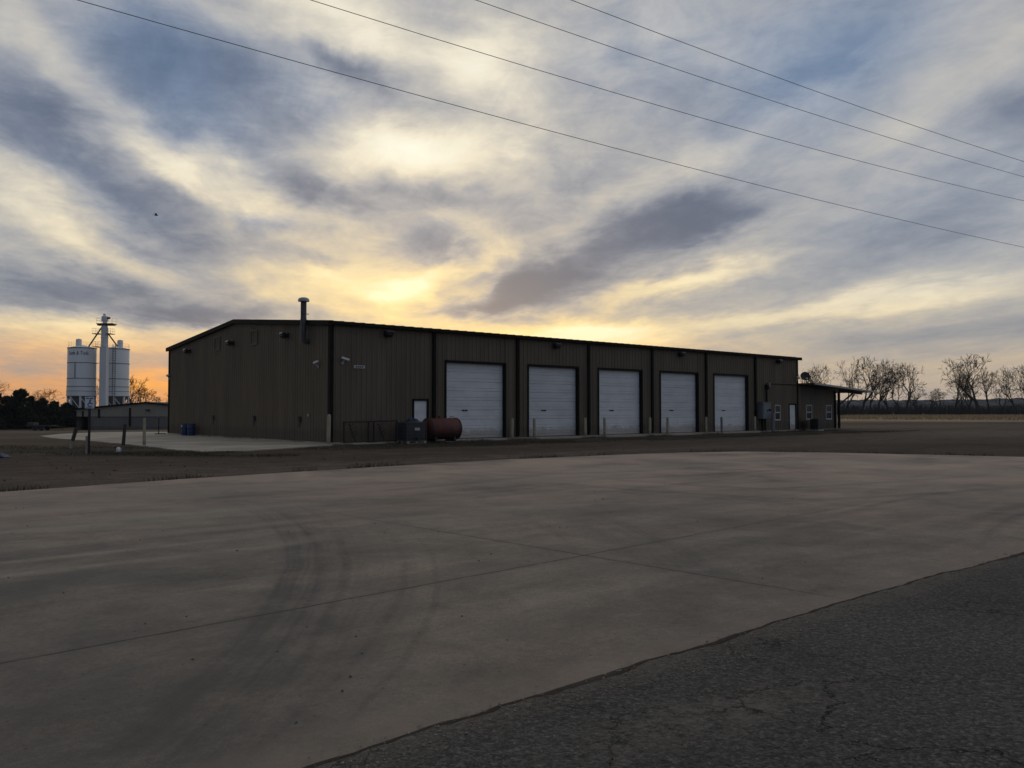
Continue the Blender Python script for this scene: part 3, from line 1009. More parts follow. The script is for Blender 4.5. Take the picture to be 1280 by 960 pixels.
# rake trim on the two gable ends
for xx in (-0.20, L + 0.165):
    mb = MB()
    for (v0, v1) in ((-0.3, W / 2), (W / 2, W + 0.3)):
        def rz2(v):
            return HE + (HR - HE) * (1 - abs(v - W / 2) / (W / 2))
        mb.prism([(v0, rz2(v0) - 0.06), (v1, rz2(v1) - 0.06), (v1, rz2(v1) + 0.19), (v0, rz2(v0) + 0.19)], xx, xx + 0.035 + 0.10, 'X')
    mb.build('rake_trim', M['trim'], shop)
# corner trim
for (x0, x1, y0, y1) in ((-0.07, 0.14, -0.055, 0.16), (-0.07, 0.10, W - 0.10, W + 0.07), (L - 0.12, L + 0.06, -0.055, 0.12)):
    mb = MB()
    mb.box(x0, x1, y0, y1, 0.0, HE - 0.02)
    mb.build('corner_trim', M['trim'], shop)
# downspouts between the doors
for u in (6.36, 12.54, 18.72, 25.15, 31.45, 38.02):
    mb = MB()
    mb.bbox(u - 0.10, u + 0.10, -0.145, -0.035, 0.12, HE - 0.02, 0.012)
    Mx = Matrix.Translation((u, -0.09, 0.14)) @ Matrix.Rotation(R(58), 4, 'X')
    mb.box(-0.095, 0.095, -0.05, 0.05, -0.28, 0.02, Mx)
    for z in (1.5, 3.2, 4.9):
        mb.box(u - 0.13, u + 0.13, -0.153, -0.034, z, z + 0.03)
    mb.build('downspout', M['trim'], shop, smooth=False)

# overhead doors
for i, (a, b_) in enumerate(DOORS):
    mb = MB()
    nsec = 8
    sh = (DTOP - 0.02) / nsec
    prof = []
    for k in range(nsec):
        z = 0.015 + k * sh
        prof += [(z + 0.022, 0.0), (z + 0.150, 0.0), (z + 0.160, 0.020), (z + 0.182, 0.020), (z + 0.192, 0.0), (z + sh - 0.022, 0.0), (z + sh - 0.016, 0.035), (z + sh + 0.014, 0.035)]
    yb = 0.22
    x0, x1 = a + 0.07, b_ - 0.02
    k0 = len(mb.v)
    for z, dd in prof:
        mb.v.append((x0, yb + dd, z))
        mb.v.append((x1, yb + dd, z))
    for k in range(len(prof) - 1):
        mb.f.append((k0 + 2 * k, k0 + 2 * k + 1, k0 + 2 * k + 3, k0 + 2 * k + 2))
    mb.box(x0, x1, yb + 0.040, yb + 0.07, 0.0, DTOP)
    d = mb.build('overhead_door', M['door'], shop, fix=False)
    fr = MB()
    fr.box(a - 0.07, a + 0.05, -0.045, 0.30, 0.0, DTOP + 0.10)
    fr.box(b_ - 0.02, b_ + 0.07, -0.045, 0.30, 0.0, DTOP + 0.10)
    fr.box(a + 0.05, b_ - 0.02, -0.045, 0.30, DTOP - 0.03, DTOP + 0.10)
    fr.build('door_frame', M['trim'], d)
    hd = MB()
    hx = a + (b_ - a) * 0.30
    for s in (0, 1):
        hd.bbox(hx + s * 0.22, hx + 0.19 + s * 0.22, yb - 0.03, yb - 0.002, 1.58, 1.66, 0.008)
    hd.build('handle', M['black'], d)
    sl = MB()
    sl.box(x0, x1, yb - 0.012, yb + 0.02, -0.006, 0.022)
    sl.build('bottom_seal', M['black'], d)

# entry doors
for (a, b_, zt) in ((5.0, 6.0, 2.22), (43.1, 44.2, 2.18)):
    mb = MB()
    mb.bbox(a + 0.07, b_ - 0.07, 0.03, 0.08, 0.02, zt - 0.07, 0.006)
    d = mb.build('entry_door', M['door'], shop)
    fr = MB()
    fr.box(a - 0.03, a + 0.065, -0.05, 0.12, 0.0, zt + 0.04)
    fr.box(b_ - 0.065, b_ + 0.03, -0.05, 0.12, 0.0, zt + 0.04)
    fr.box(a + 0.065, b_ - 0.065, -0.05, 0.12, zt - 0.065, zt + 0.04)
    fr.build('door_frame', M['trim'], d)
    kn = MB()
    kn.tube([(a + 0.16, 0.028, 1.02), (a + 0.16, -0.03, 1.02)], 0.016, 8)
    kn.bbox(a + 0.125, a + 0.20, -0.05, -0.02, 0.99, 1.05, 0.01)
    kn.build('handle', M['galv'], d)


def window(a, b_, z0, z1):
    fr = MB()
    w = 0.075
    for (x0, x1, zz0, zz1) in ((a, a + w, z0, z1), (b_ - w, b_, z0, z1), (a + w, b_ - w, z0, z0 + w), (a + w, b_ - w, z1 - w, z1),
                               (a + w, b_ - w, (z0 + z1) / 2 - 0.05, (z0 + z1) / 2 + 0.05)):
        fr.box(x0, x1, -0.06, 0.05, zz0, zz1)
    fr.box(a - 0.03, b_ + 0.03, -0.085, -0.062, z0 - 0.04, z0)
    f = fr.build('window', M['frame'], shop)
    g = MB()
    g.box(a + w, b_ - w, 0.005, 0.025, z0 + w, (z0 + z1) / 2 - 0.05)
    g.box(a + w, b_ - w, -0.015, 0.004, (z0 + z1) / 2 + 0.05, z1 - w)
    g.build('pane', M['glass'], f)


# lower office wing at the right end
A1 = 51.0
mb = MB()


def wing_top(t):
    return 3.80 + (3.45 - 3.80) * (t - L) / (A1 - L)


for (a, b_, z0, z1) in ((L + 0.062, 45.8, 0, None), (45.8, 46.78, 0, 0.85), (45.8, 46.78, 2.11, None), (46.78, 49.14, 0, None), (49.14, 50.17, 0, 0.85), (49.14, 50.17, 2.11, None), (50.17, A1, 0, None)):
    rib_wall(mb, a, b_, z0, z1 if z1 is not None else wing_top, front)
rib_wall(mb, 0, 16, 0, 3.45, lambda t, d, z: (A1 + d, t, z))
rib_wall(mb, L + 0.062, A1, 0, wing_top, lambda t, d, z: (t, 16 + d, z))
mb.build('wing_wall', M['siding'], shop, fix=False)
window(40.85, 41.7, 0.83, 2.09)
window(45.8, 46.78, 0.85, 2.11)
window(49.14, 50.17, 0.85, 2.11)
# its roof runs on as an open canopy to the right and overhangs the front
mb = MB()
E1 = 55.6
zr0, zr1 = 3.86, 3.30
mb.prism([(L + 0.065, zr0), (E1, zr1), (E1, zr1 + 0.10), (L + 0.065, zr0 + 0.10)], -1.5, 16.6, 'Y')
k = L + 0.4
mb.build('wing_roof', M['roof'], shop)
mb = MB()
mb.prism([(L + 0.065, zr0 - 0.03), (E1 + 0.05, zr1 - 0.03), (E1 + 0.05, zr1 + 0.125), (L + 0.065, zr0 + 0.125)], -1.56, -1.503, 'Y')
mb.build('wing_fascia', M['galv'], shop)
for v in (-0.25, 5.2, 10.6, 15.8):
    mb = MB()
    mb.prism([(A1 + 0.2, zr0 - (zr0 - zr1) * (A1 + 0.2 - L) / (E1 - L) - 0.22), (E1 - 0.15, zr1 - 0.18), (E1 - 0.15, zr1 - 0.005), (A1 + 0.2, zr0 - (zr0 - zr1) * (A1 + 0.2 - L) / (E1 - L) - 0.005)], v - 0.06, v + 0.06, 'Y')
    mb.tube([(A1 + 0.16, v, 2.15), (A1 + 2.7, v, 3.22)], 0.075, 6)
    mb.build('canopy_brace', M['black'], shop)
for v in (-0.25, 5.2, 10.6, 15.8):
    mb = MB()
    mb.bbox(A1 + 0.02, A1 + 0.20, v - 0.09, v + 0.09, 0.0, 3.3, 0.01)
    mb.build('canopy_post', M['trim'], shop)
mb = MB()
mb.bbox(A1 - 0.36, A1 - 0.20, -0.16, -0.035, 0.05, 3.35, 0.01)
mb.build('corner_trim', M['trim'], shop)
mb = MB()
mb.tube([(A1 - 0.10, -0.10, 0.1), (A1 - 0.10, -0.10, 2.2)], 0.05, 8)
mb.build('drain_pipe', M['frame'], shop, smooth=True)
mb = MB()
mb.box(39.72, L - 0.12, -0.052, -0.034, 3.78, 3.84)
mb.build('seam_trim', M['trim'], shop)

# wall-pack floodlights under the eaves
FL = MB()
FL.bbox(-0.16, 0.16, -0.10, 0.0, -0.13, 0.13, 0.02)
Mx = Matrix.Translation((0, -0.20, -0.02)) @ Matrix.Rotation(R(-28), 4, 'X')
FL.bbox(-0.24, 0.24, -0.20, 0.13, -0.09, 0.09, 0.02, Mx)
FL.bbox(-0.20, 0.20, -0.16, 0.10, -0.16, -0.095, 0.02, Mx)
proto = None
for (u, v, z, s) in [(3.29, 0, 5.72, 'f'), (15.69, 0, 5.72, 'f'), (28.3, 0, 5.74, 'f'), (41.3, 0, 5.72, 'f'), (0, 19.85, 5.72, 'g'), (0, 12.39, 5.82, 'g'), (0, 4.86, 5.78, 'g')]:
    if proto is None:
        proto = FL.build('floodlight', M['black'], shop, smooth=True)
        o = proto
        ln = MB()
        ln.bbox(-0.18, 0.18, -0.235, -0.215, -0.07, 0.05, 0.008, Mx)
        ln.build('lens', M['glass'], o)
    else:
        o = copy_thing(proto)
    o.location = (u, -0.034, z) if s == 'f' else (-0.034, v, z)
    o.rotation_euler = (0, 0, 0 if s == 'f' else R(-90))

# louvred gable vents
for v in (14.93, 9.25):
    mb = MB()
    w, z0, z1 = 0.46, 5.50, 6.36
    for (a, b_, zz0, zz1) in ((v - w, v - w + 0.06, z0, z1), (v + w - 0.06, v + w, z0, z1), (v - w + 0.06, v + w - 0.06, z0, z0 + 0.06), (v - w + 0.06, v + w - 0.06, z1 - 0.06, z1)):
        mb.box(-0.075, -0.01, a, b_, zz0, zz1)
    f = mb.build('vent', M['siding'], shop)
    lv = MB()
    z = z0 + 0.10
    while z < z1 - 0.08:
        lv.prism([(-0.055, z - 0.03), (-0.015, z + 0.03), (-0.010, z + 0.022), (-0.05, z - 0.038)], v - w + 0.06, v + w - 0.06, 'Y')
        z += 0.075
    lv.build('louvre', M['frame'] if False else M['siding'], f)

# exhaust flue on the end wall
mb = MB()
fx, fv = -0.30, 2.42
mb.tube([(0.0, fv, 5.28), (-0.20, fv, 5.28), (fx, fv, 5.40)], 0.15, 14)
mb.lathe([(0.145, 5.30), (0.155, 5.45), (0.155, 7.38)], 18, Matrix.Translation((fx, fv, 0)))
mb.lathe([(0.165, 6.4), (0.165, 6.46)], 18, Matrix.Translation((fx, fv, 0)))
fl = mb.build('flue', M['flue'], shop, smooth=True)
mb = MB()
mb.lathe([(0.30, 7.37), (0.30, 7.46), (0.26, 7.53), (0.15, 7.58), (0.02, 7.60)], 20, Matrix.Translation((fx, fv, 0)))
mb.build('flue_cap', M['galv'], fl, smooth=True)
for z in (5.9, 6.7):
    mb = MB()
    mb.box(fx, 0.0, fv - 0.015, fv + 0.015, z, z + 0.04)
    mb.build('bracket', M['galv'], fl)

# water outlets low on the end wall
for v in (15.37, 9.08, 3.24):
    mb = MB()
    mb.bbox(-0.13, -0.03, v - 0.10, v + 0.10, 1.02, 1.30, 0.01)
    mb.tube([(-0.10, v - 0.02, 1.02), (-0.10, v - 0.02, 0.80), (-0.15, v - 0.02, 0.76)], 0.025, 6)
    mb.bbox(-0.16, -0.13, v - 0.05, v + 0.05, 1.18, 1.29, 0.008)
    mb.build('outlet_box', M['stain'], shop)
mb = MB()
mb.bbox(-0.10, -0.034, 2.15, 2.30, 1.30, 1.42, 0.01)
mb.build('outlet_box', M['galv'], shop)


def security_camera(loc, rz, tilt):
    mb = MB()
    mb.tube([(0, 0, -0.22), (0, -0.05, -0.22), (0.0, -0.14, -0.06)], 0.032, 8)
    mb.lathe([(0.075, 0.0), (0.075, 0.03), (0.05, 0.05)], 12, Matrix.Translation((0, 0, -0.22)) @ Matrix.Rotation(R(90), 4, 'X'))
    o = mb.build('security_camera', M['frame'], shop, smooth=True)
    o.location = loc
    o.rotation_euler = (0, 0, rz)
    b = MB()
    Mx2 = Matrix.Translation((0.04, -0.17, 0.0)) @ Matrix.Rotation(tilt, 4, 'Y')
    b.bbox(-0.19, 0.24, -0.055, 0.055, -0.045, 0.06, 0.02, Mx2)
    b.build('camera_housing', M['white'], o, smooth=True)


security_camera((0.66, -0.034, 4.26), 0, R(14))
security_camera((-0.034, 1.25, 4.10), R(-90), R(-10))
security_camera((-0.034, 23.85, 4.15), R(-90), R(-8))
security_camera((L - 0.3, -0.06, 4.42), 0, R(20))

# small number plate with a raised rim
mb = MB()
mb.bbox(1.30, 1.96, -0.058, -0.036, 3.80, 3.96, 0.008)
pl = mb.build('number_plate', M['frame'], shop)
mb = MB()
for k in range(4):
    x0 = 1.42 + k * 0.115
    mb.box(x0, x0 + 0.075, -0.066, -0.0585, 3.845, 3.915)
mb.build('lettering', M['black'], pl)


# ------------------------------------------------------------------ bollards
def bollard_proto():
    mb = MB()
    mb.lathe([(0.088, -0.25), (0.088, 1.10), (0.080, 1.14), (0.055, 1.17), (0.01, 1.185)], 16)
    o = mb.build('bollard', M['concrete_post'], smooth=True)
    return o


bproto = bollard_proto()
BL = [(11.68, -0.55, 'pale bollard beside the right jamb of the overhead door behind the red tank'),
      (13.44, -0.60, 'pale bollard before the left edge of the second overhead door'),
      (17.95, -0.50, 'pale bollard by the right jamb of the second overhead door'),
      (19.67, -0.60, 'pale bollard before the left edge of the middle overhead door'),
      (24.36, -0.50, 'pale bollard by the right jamb of the middle overhead door'),
      (26.15, -0.60, 'pale bollard before the left edge of the fourth overhead door'),
      (30.83, -0.50, 'pale bollard by the right jamb of the fourth overhead door'),
      (32.64, -0.60, 'dark grey bollard before the left edge of the farthest overhead door'),
      (37.25, -0.50, 'pale bollard at the right jamb of the farthest overhead door, next to the cabinet')]
for i, (u, v, lab) in enumerate(BL):
    o = bproto if i == 0 else bproto.copy()
    if i:
        scene.collection.objects.link(o)
    o.location = bl(u, v, -0.03)
    o.rotation_euler = (R(random.uniform(-1, 1)), R(random.uniform(-1, 1)), random.uniform(0, 6))
    if lab.startswith('dark'):
        o.data = o.data.copy()
        o.data.materials[0] = M['cabinet']
    tag(o, lab, 'bollard', 'bollards guarding the overhead doors')
o = bproto.copy()
scene.collection.objects.link(o)
o.location = bl(-0.28, -0.35, -0.06)
o.scale = (1.05, 1.05, 1.26)
tag(o, 'taller pale bollard guarding the near corner of the shop', 'bollard', 'bollards guarding the overhead doors')

# ------------------------------------------------------------------ red tank
tk = thing('fuel_tank', bl(5.95, -1.35, -0.05), ANG, 'faded red cylindrical fuel tank lying beside the caged tote', 'tank')
TR, TL = 0.575, 1.95
RX = Matrix.Translation((-TL / 2, 0, 0.10 + TR)) @ Matrix.Rotation(R(90), 4, 'Y')
mb = MB()
mb.lathe([(0.05, -0.10), (0.30, -0.085), (0.48, -0.045), (TR - 0.03, 0.0), (TR, 0.04), (TR, TL - 0.04), (TR - 0.03, TL), (0.48, TL + 0.045), (0.30, TL + 0.085), (0.05, TL + 0.10)], 40, RX)
mb.build('tank_shell', M['red_tank'], tk, smooth=True)
for t in (0.03, TL - 0.06):
    mb = MB()
    mb.lathe([(TR - 0.02, t), (TR + 0.022, t), (TR + 0.022, t + 0.05), (TR - 0.02, t + 0.05)], 40, RX)
    mb.build('rim_band', M['rusty_black'], tk, smooth=True)
for x_ in (-0.62, 0.62):
    mb = MB()
    mb.prism([(-0.45, 0.0), (0.45, 0.0), (0.38, 0.26), (0.15, 0.115), (-0.15, 0.115), (-0.38, 0.26)], x_ - 0.06, x_ + 0.06, 'X')
    mb.build('saddle', M['rusty_black'], tk)
mb = MB()
mb.lathe([(0.06, 0.0), (0.06, 0.10), (0.08, 0.10), (0.08, 0.14)], 10, Matrix.Translation((-0.15, 0, 2 * TR + 0.085)))
mb.build('filler_neck', M['red_tank'], tk)
mb = MB()
mb.tube([(0.55, 0, 2 * TR + 0.09), (0.60, 0, 2 * TR + 0.17), (0.78, 0, 2 * TR + 0.17), (0.82, 0, 2 * TR + 0.09)], 0.018, 6)
mb.build('handle', M['red_tank'], tk)

# ------------------------------------------------------------------ caged tote
tt = thing('liquid_tote', bl(3.95, -1.45, -0.10), ANG, 'dark liquid tote in a steel cage standing on a pallet', 'tote')
mb = MB()
for y_ in (-0.5, -0.06, 0.38):
    mb.box(-0.60, 0.60, y_, y_ + 0.12, 0.0, 0.03)
    for x_ in (-0.60, -0.08, 0.44):
        mb.box(x_, x_ + 0.16, y_, y_ + 0.12, 0.03, 0.11)
for k in range(7):
    mb.box(-0.60 + k * 0.178, -0.60 + k * 0.178 + 0.13, -0.5, 0.5, 0.111, 0.135)
mb.build('pallet', M['wood'], tt)
mb = MB()
mb.bbox(-0.57, 0.57, -0.47, 0.47, 0.14, 1.10, 0.06)
mb.lathe([(0.12, 1.08), (0.12, 1.15), (0.11, 1.17)], 16)
mb.build('tank_body', M['tote'], tt, smooth=True)
mb = MB()
for z in (0.16, 0.34, 0.52, 0.70, 0.88, 1.06, 1.13):
    mb.tube([(-0.6, -0.5, z), (0.6, -0.5, z), (0.6, 0.5, z), (-0.6, 0.5, z), (-0.6, -0.5, z)], 0.013, 5)
for k in range(9):
    x_ = -0.6 + 0.15 * k
    for y_ in (-0.513, 0.513):
        mb.tube([(x_, y_, 0.14), (x_, y_, 1.14)], 0.012, 5)
for k in range(7):
    y_ = -0.45 + 0.15 * k
    for x_ in (-0.613, 0.613):
        mb.tube([(x_, y_, 0.14), (x_, y_, 1.14)], 0.012, 5)
mb.build('cage', M['cage'], tt)
mb = MB()
mb.box(-0.16, 0.16, -0.536, -0.527, 0.68, 0.82)
mb.build('label_plate', M['frame'], tt)
mb = MB()
mb.tube([(-0.02, -0.47, 0.22), (-0.02, -0.60, 0.22)], 0.05, 8)
mb.box(-0.06, 0.02, -0.58, -0.55, 0.25, 0.33)
mb.build('valve', M['black'], tt)


def crumple(name, loc, w, d, h, m, label, cat, seed, rim=None):
    rnd = random.Random(seed)
    n = 16
    mb = MB()
    for j in range(n + 1):
        for i in range(n + 1):
            x_, y_ = (i / n - 0.5), (j / n - 0.5)
            r = math.hypot(x_, y_) * 2
            k = max(0.0, 1 - r ** 2)
            z = h * k * (0.55 + 0.9 * mnoise.noise((x_ * 6 + seed, y_ * 6, 1.3))) + 0.15 * h * abs(mnoise.noise((x_ * 14, y_ * 14, seed)))
            wob = 1 + 0.25 * mnoise.noise((x_ * 3, y_ * 3, seed + 4))
            mb.v.append((x_ * w * wob, y_ * d * wob, max(z, 0.004)))
    for j in range(n):
        for i in range(n):
            x_, y_ = ((i + 0.5) / n - 0.5), ((j + 0.5) / n - 0.5)
            if math.hypot(x_, y_) < 0.5 + 0.06 * mnoise.noise((x_ * 9, y_ * 9, seed)):
                a = j * (n + 1) + i
                mb.f.append((a, a + 1, a + n + 2, a + n + 1))
    o = mb.build(name, m, smooth=True, fix=False)
    sm = o.modifiers.new('thickness', 'SOLIDIFY')
    sm.thickness = 0.012
    sm.offset = 1
    o.location = loc
    tag(o, label, cat)
    return o


o = crumple('crumpled_cloth', bl(4.05, -1.35, 1.045), 0.62, 0.45, 0.24, M['navy'], 'crumpled dark blue cloth heaped on top of the caged tote', 'cloth', 5)

# ------------------------------------------------------------------ steel rack panels against the wall
rk = thing('steel_rack', bl(2.05, -0.55, -0.05), ANG, 'low black steel rack with slanted barbed arms against the brown wall', 'rack')
for x_ in (-1.58, -0.16, 0.16, 1.55):
    mb = MB()
    mb.bbox(x_ - 0.035, x_ + 0.035, -0.035, 0.035, 0.0, 1.07, 0.006)
    mb.box(x_ - 0.08, x_ + 0.08, -0.25, 0.25, 0.0, 0.03)
    mb.build('upright', M['rusty_black'], rk)
mb = MB()
mb.tube([(-1.64, 0, 1.075), (0.0, 0, 1.10), (1.64, 0, 1.13)], 0.035, 8)
mb.build('rail', M['rusty_black'], rk, smooth=True)
mb = MB()
mb.tube([(-1.62, 0, 0.06), (1.60, 0, 0.06)], 0.028, 8)
mb.build('rail', M['rusty_black'], rk, smooth=True)
for x_ in (-1.30, 0.40):
    mb = MB()
    mb.tube([(x_, -0.04, 1.0), (x_ + 0.12, -0.10, 0.62), (x_ + 0.30, -0.16, 0.07)], 0.026, 6)
    for (dx, z) in ((0.06, 0.88), (0.10, 0.70), (0.16, 0.52), (0.20, 0.36)):
        mb.tube([(x_ + dx - 0.16, -0.10, z + 0.08), (x_ + dx, -0.10, z - 0.05), (x_ + dx + 0.16, -0.10, z + 0.12)], 0.022, 6)
    mb.build('arm', M['rusty_black'], rk)
mb = MB()
mb.bbox(1.64, 1.73, -0.045, 0.045, 0.0, 1.12, 0.006)
mb.build('post', M['wood'], rk)

# ------------------------------------------------------------------ electrical cabinet at the wall
ec = thing('electrical_cabinet', bl(39.0, -0.04, -0.05), ANG, 'grey electrical cabinet with conduit rising up the brown wall', 'cabinet')
mb = MB()
mb.bbox(-0.62, 0.55, -0.46, -0.01, 1.0, 2.30, 0.02)
mb.box(-0.66, 0.59, -0.52, -0.01, 2.302, 2.345)
cb = mb.build('cabinet_box', M['cabinet'], ec)
mb = MB()
mb.bbox(-0.52, 0.08, -0.485, -0.462, 1.08, 2.22, 0.006)
dd = mb.build('cabinet_door', M['cabinet'], ec)
mb = MB()
mb.bbox(-0.02, 0.02, -0.515, -0.487, 1.58, 1.74, 0.006)
mb.build('handle', M['black'], dd)
mb = MB()
mb.lathe([(0.10, 0.0), (0.10, 0.10), (0.085, 0.14), (0.03, 0.155)], 16, Matrix.Translation((0.30, -0.462, 1.72)) @ Matrix.Rotation(R(90), 4, 'X'))
mb.build('meter', M['black'], ec, smooth=True)
mb = MB()
mb.tube([(0.52, -0.09, 2.346), (0.52, -0.09, 3.55)], 0.075, 10)
mb.bbox(0.40, 0.64, -0.26, -0.02, 3.40, 3.78, 0.02)
mb.build('conduit', M['trim'], ec, smooth=True)
mb = MB()
mb.bbox(0.60, 0.86, -0.28, -0.02, 3.62, 3.95, 0.02)
mb.build('weatherhead', M['cabinet'], ec)
mb = MB()
mb.tube([(0.10, -0.2, 0.0), (0.10, -0.2, 1.0)], 0.06, 10)
mb.build('riser_pipe', M['trim'], ec, smooth=True)
mb = MB()
mb.tube([(-0.30, -0.2, 0.0), (-0.30, -0.2, 1.0)], 0.10, 10)
mb.build('riser_pipe', M['trim'], ec, smooth=True)
mb = MB()
mb.tube([(0.42, -0.72, 0.0), (0.42, -0.72, 1.45)], 0.13, 12)
mb.build('guard_pipe', M['cabinet'], ec, smooth=True)

# ------------------------------------------------------------------ condenser unit and dead shrub
ac = thing('condenser_unit', bl(45.85, -0.95, -0.10), ANG, 'dark square air conditioner condenser on the ground below the wing window', 'air conditioner')
ac.scale = (0.78, 0.78, 0.95)
mb = MB()
mb.box(-0.62, 0.62, -0.55, 0.55, 0.0, 0.10)
mb.build('base_pad', M['slab'], ac)
mb = MB()
mb.bbox(-0.50, 0.50, -0.48, 0.48, 0.10, 1.05, 0.03)
mb.build('casing', M['ac'], ac)
mb = MB()
for k in range(16):
    z = 0.18 + k * 0.052
    mb.box(-0.46, 0.46, -0.496, -0.482, z, z + 0.022)
    mb.box(-0.516, -0.502, -0.44, 0.44, z, z + 0.022)
mb.build('grille', M['black'], ac)
mb = MB()
for r_ in (0.12, 0.22, 0.32, 0.41):
    mb.tube([(r_ * math.cos(a), r_ * math.sin(a), 1.08) for a in [2 * math.pi * k / 20 for k in range(21)]], 0.008, 5)
mb.tube([(-0.42, 0, 1.075), (0.42, 0, 1.075)], 0.01, 5)
mb.tube([(0, -0.42, 1.075), (0, 0.42, 1.075)], 0.01, 5)
mb.build('fan_guard', M['black'], ac)


def shrub(loc, h, w, n, label, name='dead_shrub', cat='shrub', m='weed', seed=1):
    rnd = random.Random(seed)
    mb = MB()
    for k in range(n):
        a = rnd.uniform(0, 6.28)
        r_ = rnd.uniform(0, w) ** 1.0
        hh = h * rnd.uniform(0.45, 1.0)
        p0 = Vector((0.25 * r_ * math.cos(a), 0.25 * r_ * math.sin(a), 0))
        p2 = Vector((r_ * math.cos(a), r_ * math.sin(a), hh))
        p1 = (p0 + p2) / 2 + Vector((rnd.uniform(-.05, .05), rnd.uniform(-.05, .05), 0.08))
        mb.tube([p0, p1, p2], [0.012, 0.009, 0.004], 4)
        for q in range(4):
            t = rnd.uniform(0.4, 1.0)
            b0 = p1.lerp(p2, t)
            mb.tube([b0, b0 + Vector((rnd.uniform(-.15, .15), rnd.uniform(-.15, .15), rnd.uniform(0.0, .15)))], [0.006, 0.003], 3)
    o = mb.build(name, M[m], fix=False)
    o.location = loc
    tag(o, label, cat)


shrub(bl(45.0, -0.28, -0.1), 0.9, 0.40, 90, 'dead brown shrub between the wing door and the condenser', seed=3)
shrub(bl(44.55, -0.18, -0.1), 1.75, 0.10, 14, 'tall thin dry stalk just right of the narrow white wing door', name='dry_stalk', cat='weed', seed=4)

# satellite dish
ds = thing('satellite_dish', bl(45.1, -0.35, 3.92), ANG, 'dark round satellite dish standing on the wing roof', 'satellite dish')
mb = MB()
mb.tube([(0, 0, -0.02), (0, 0, 0.4), (0.05, 0.03, 0.58)], 0.035, 8)
mb.box(-0.15, 0.15, -0.15, 0.15, -0.02, 0.0)
mb.build('mast', M['galv'], ds)
mb = MB()
Mx = Matrix.Translation((0.02, -0.02, 0.62)) @ Vector((-0.80, -0.62, 0.42)).to_track_quat('Z', 'Y').to_matrix().to_4x4()
mb.lathe([(0.02, 0.0), (0.15, 0.012), (0.28, 0.045), (0.39, 0.09), (0.40, 0.105), (0.38, 0.10), (0.27, 0.062), (0.14, 0.03), (0.02, 0.02)], 28, Mx)
mb.build('reflector', M['black'], ds, smooth=True)  # black colour stands in for the dish being backlit
mb = MB()
mb.tube([(0.0, -0.05, 0.30), (-0.34, -0.38, 0.42)], 0.018, 6)
mb.bbox(-0.45, -0.30, -0.46, -0.34, 0.38, 0.50, 0.02)
mb.build('receiver', M['white'], ds)

# ------------------------------------------------------------------ blue drums by the end wall
def drum(loc, m, label, first=None):
    if first is None:
        d = thing('plastic_drum', loc, 0, label, 'barrel', 'plastic drums by the end wall')
        mb = MB()
        mb.lathe([(0.26, 0.0), (0.285, 0.02), (0.29, 0.10), (0.29, 0.28), (0.30, 0.30), (0.29, 0.32), (0.29, 0.56), (0.30, 0.58), (0.29, 0.60), (0.285, 0.80), (0.25, 0.865), (0.235, 0.875)], 28)
        mb.build('drum_body', m, d, smooth=True)
        mb = MB()
        mb.lathe([(0.262, 0.845), (0.275, 0.85), (0.275, 0.885), (0.245, 0.885), (0.245, 0.87)], 28)
        for s in (-0.13, 0.13):
            mb.lathe([(0.035, 0.874), (0.035, 0.895)], 10, Matrix.Translation((s, 0, 0)))
        mb.build('lid', m, d, smooth=True)
        mb = MB()
        for k in range(7):
            a0 = R(200 + k * 7)
            mb.add([(0.2945 * math.cos(a), 0.2945 * math.sin(a), z) for a, z in ((a0, 0.64), (a0 + R(7), 0.64), (a0 + R(7), 0.78), (a0, 0.78))], [(0, 1, 2, 3)])
        mb.build('label_plate', M['frame'], d)
        return d
    d = copy_thing(first)
    d.location = loc
    tag(d, label, 'barrel', 'plastic drums by the end wall')
    return d


d1 = drum(bl(-0.62, 18.9, -0.06), M['blue'], 'blue plastic drum with pale label, the left one of the pair at the end wall')
d2 = drum(bl(-0.42, 18.3, -0.06), None, 'blue plastic drum set closer to the wall, right behind the labelled one', d1)
d2.rotation_euler = (0, 0, R(150))
d1.scale = d2.scale = (0.88, 0.88, 0.90)

# ------------------------------------------------------------------ posts and sign on the grass patch
def gpos(x, y, dz=0.0):
    return Vector((x, y, gz(x, y) + dz))


sg = thing('parking_sign', gpos(-16.69, 32.76), R(26), 'small white sign with blue symbol on a tall thin dark post', 'sign')
mb = MB()
mb.bbox(-0.045, 0.045, -0.045, 0.045, -0.2, 2.0, 0.006)
mb.build('post', M['black'], sg)
mb = MB()
mb.lathe([(0.05, -0.2), (0.05, 0.70), (0.04, 0.72)], 12, Matrix.Translation((-0.075, 0.0, 0)))
mb.build('post_sleeve', M['wood'], sg, smooth=True)
mb = MB()
mb.bbox(-0.165, 0.165, -0.075, -0.050, 1.80, 2.26, 0.01)
pn = mb.build('sign_panel', M['white'], sg)
mb = MB()
yy = -0.0785
for (x0, x1, z0, z1) in ((-0.13, -0.02, 2.18, 2.225), (0.01, 0.13, 2.18, 2.225), (-0.01, 0.055, 2.105, 2.155), (-0.015, 0.035, 1.99, 2.10), (0.0, 0.11, 1.98, 2.015), (-0.11, 0.11, 1.825, 1.845)):
    mb.box(x0, x1, yy, -0.0752, z0, z1)
for k in range(14):
    a0, a1 = R(110 + k * 16), R(110 + (k + 1) * 16)
    c0 = (0.01, 1.945)
    mb.add([(c0[0] + r_ * math.cos(a), y_, c0[1] + r_ * math.sin(a)) for y_ in (yy, -0.0752) for r_, a in ((0.05, a0), (0.085, a0), (0.085, a1), (0.05, a1))],
           [(0, 1, 2, 3), (7, 6, 5, 4), (0, 4, 5, 1), (1, 5, 6, 2), (2, 6, 7, 3), (3, 7, 4, 0)])
mb.build('sign_symbol', M['sign_blue'], pn)


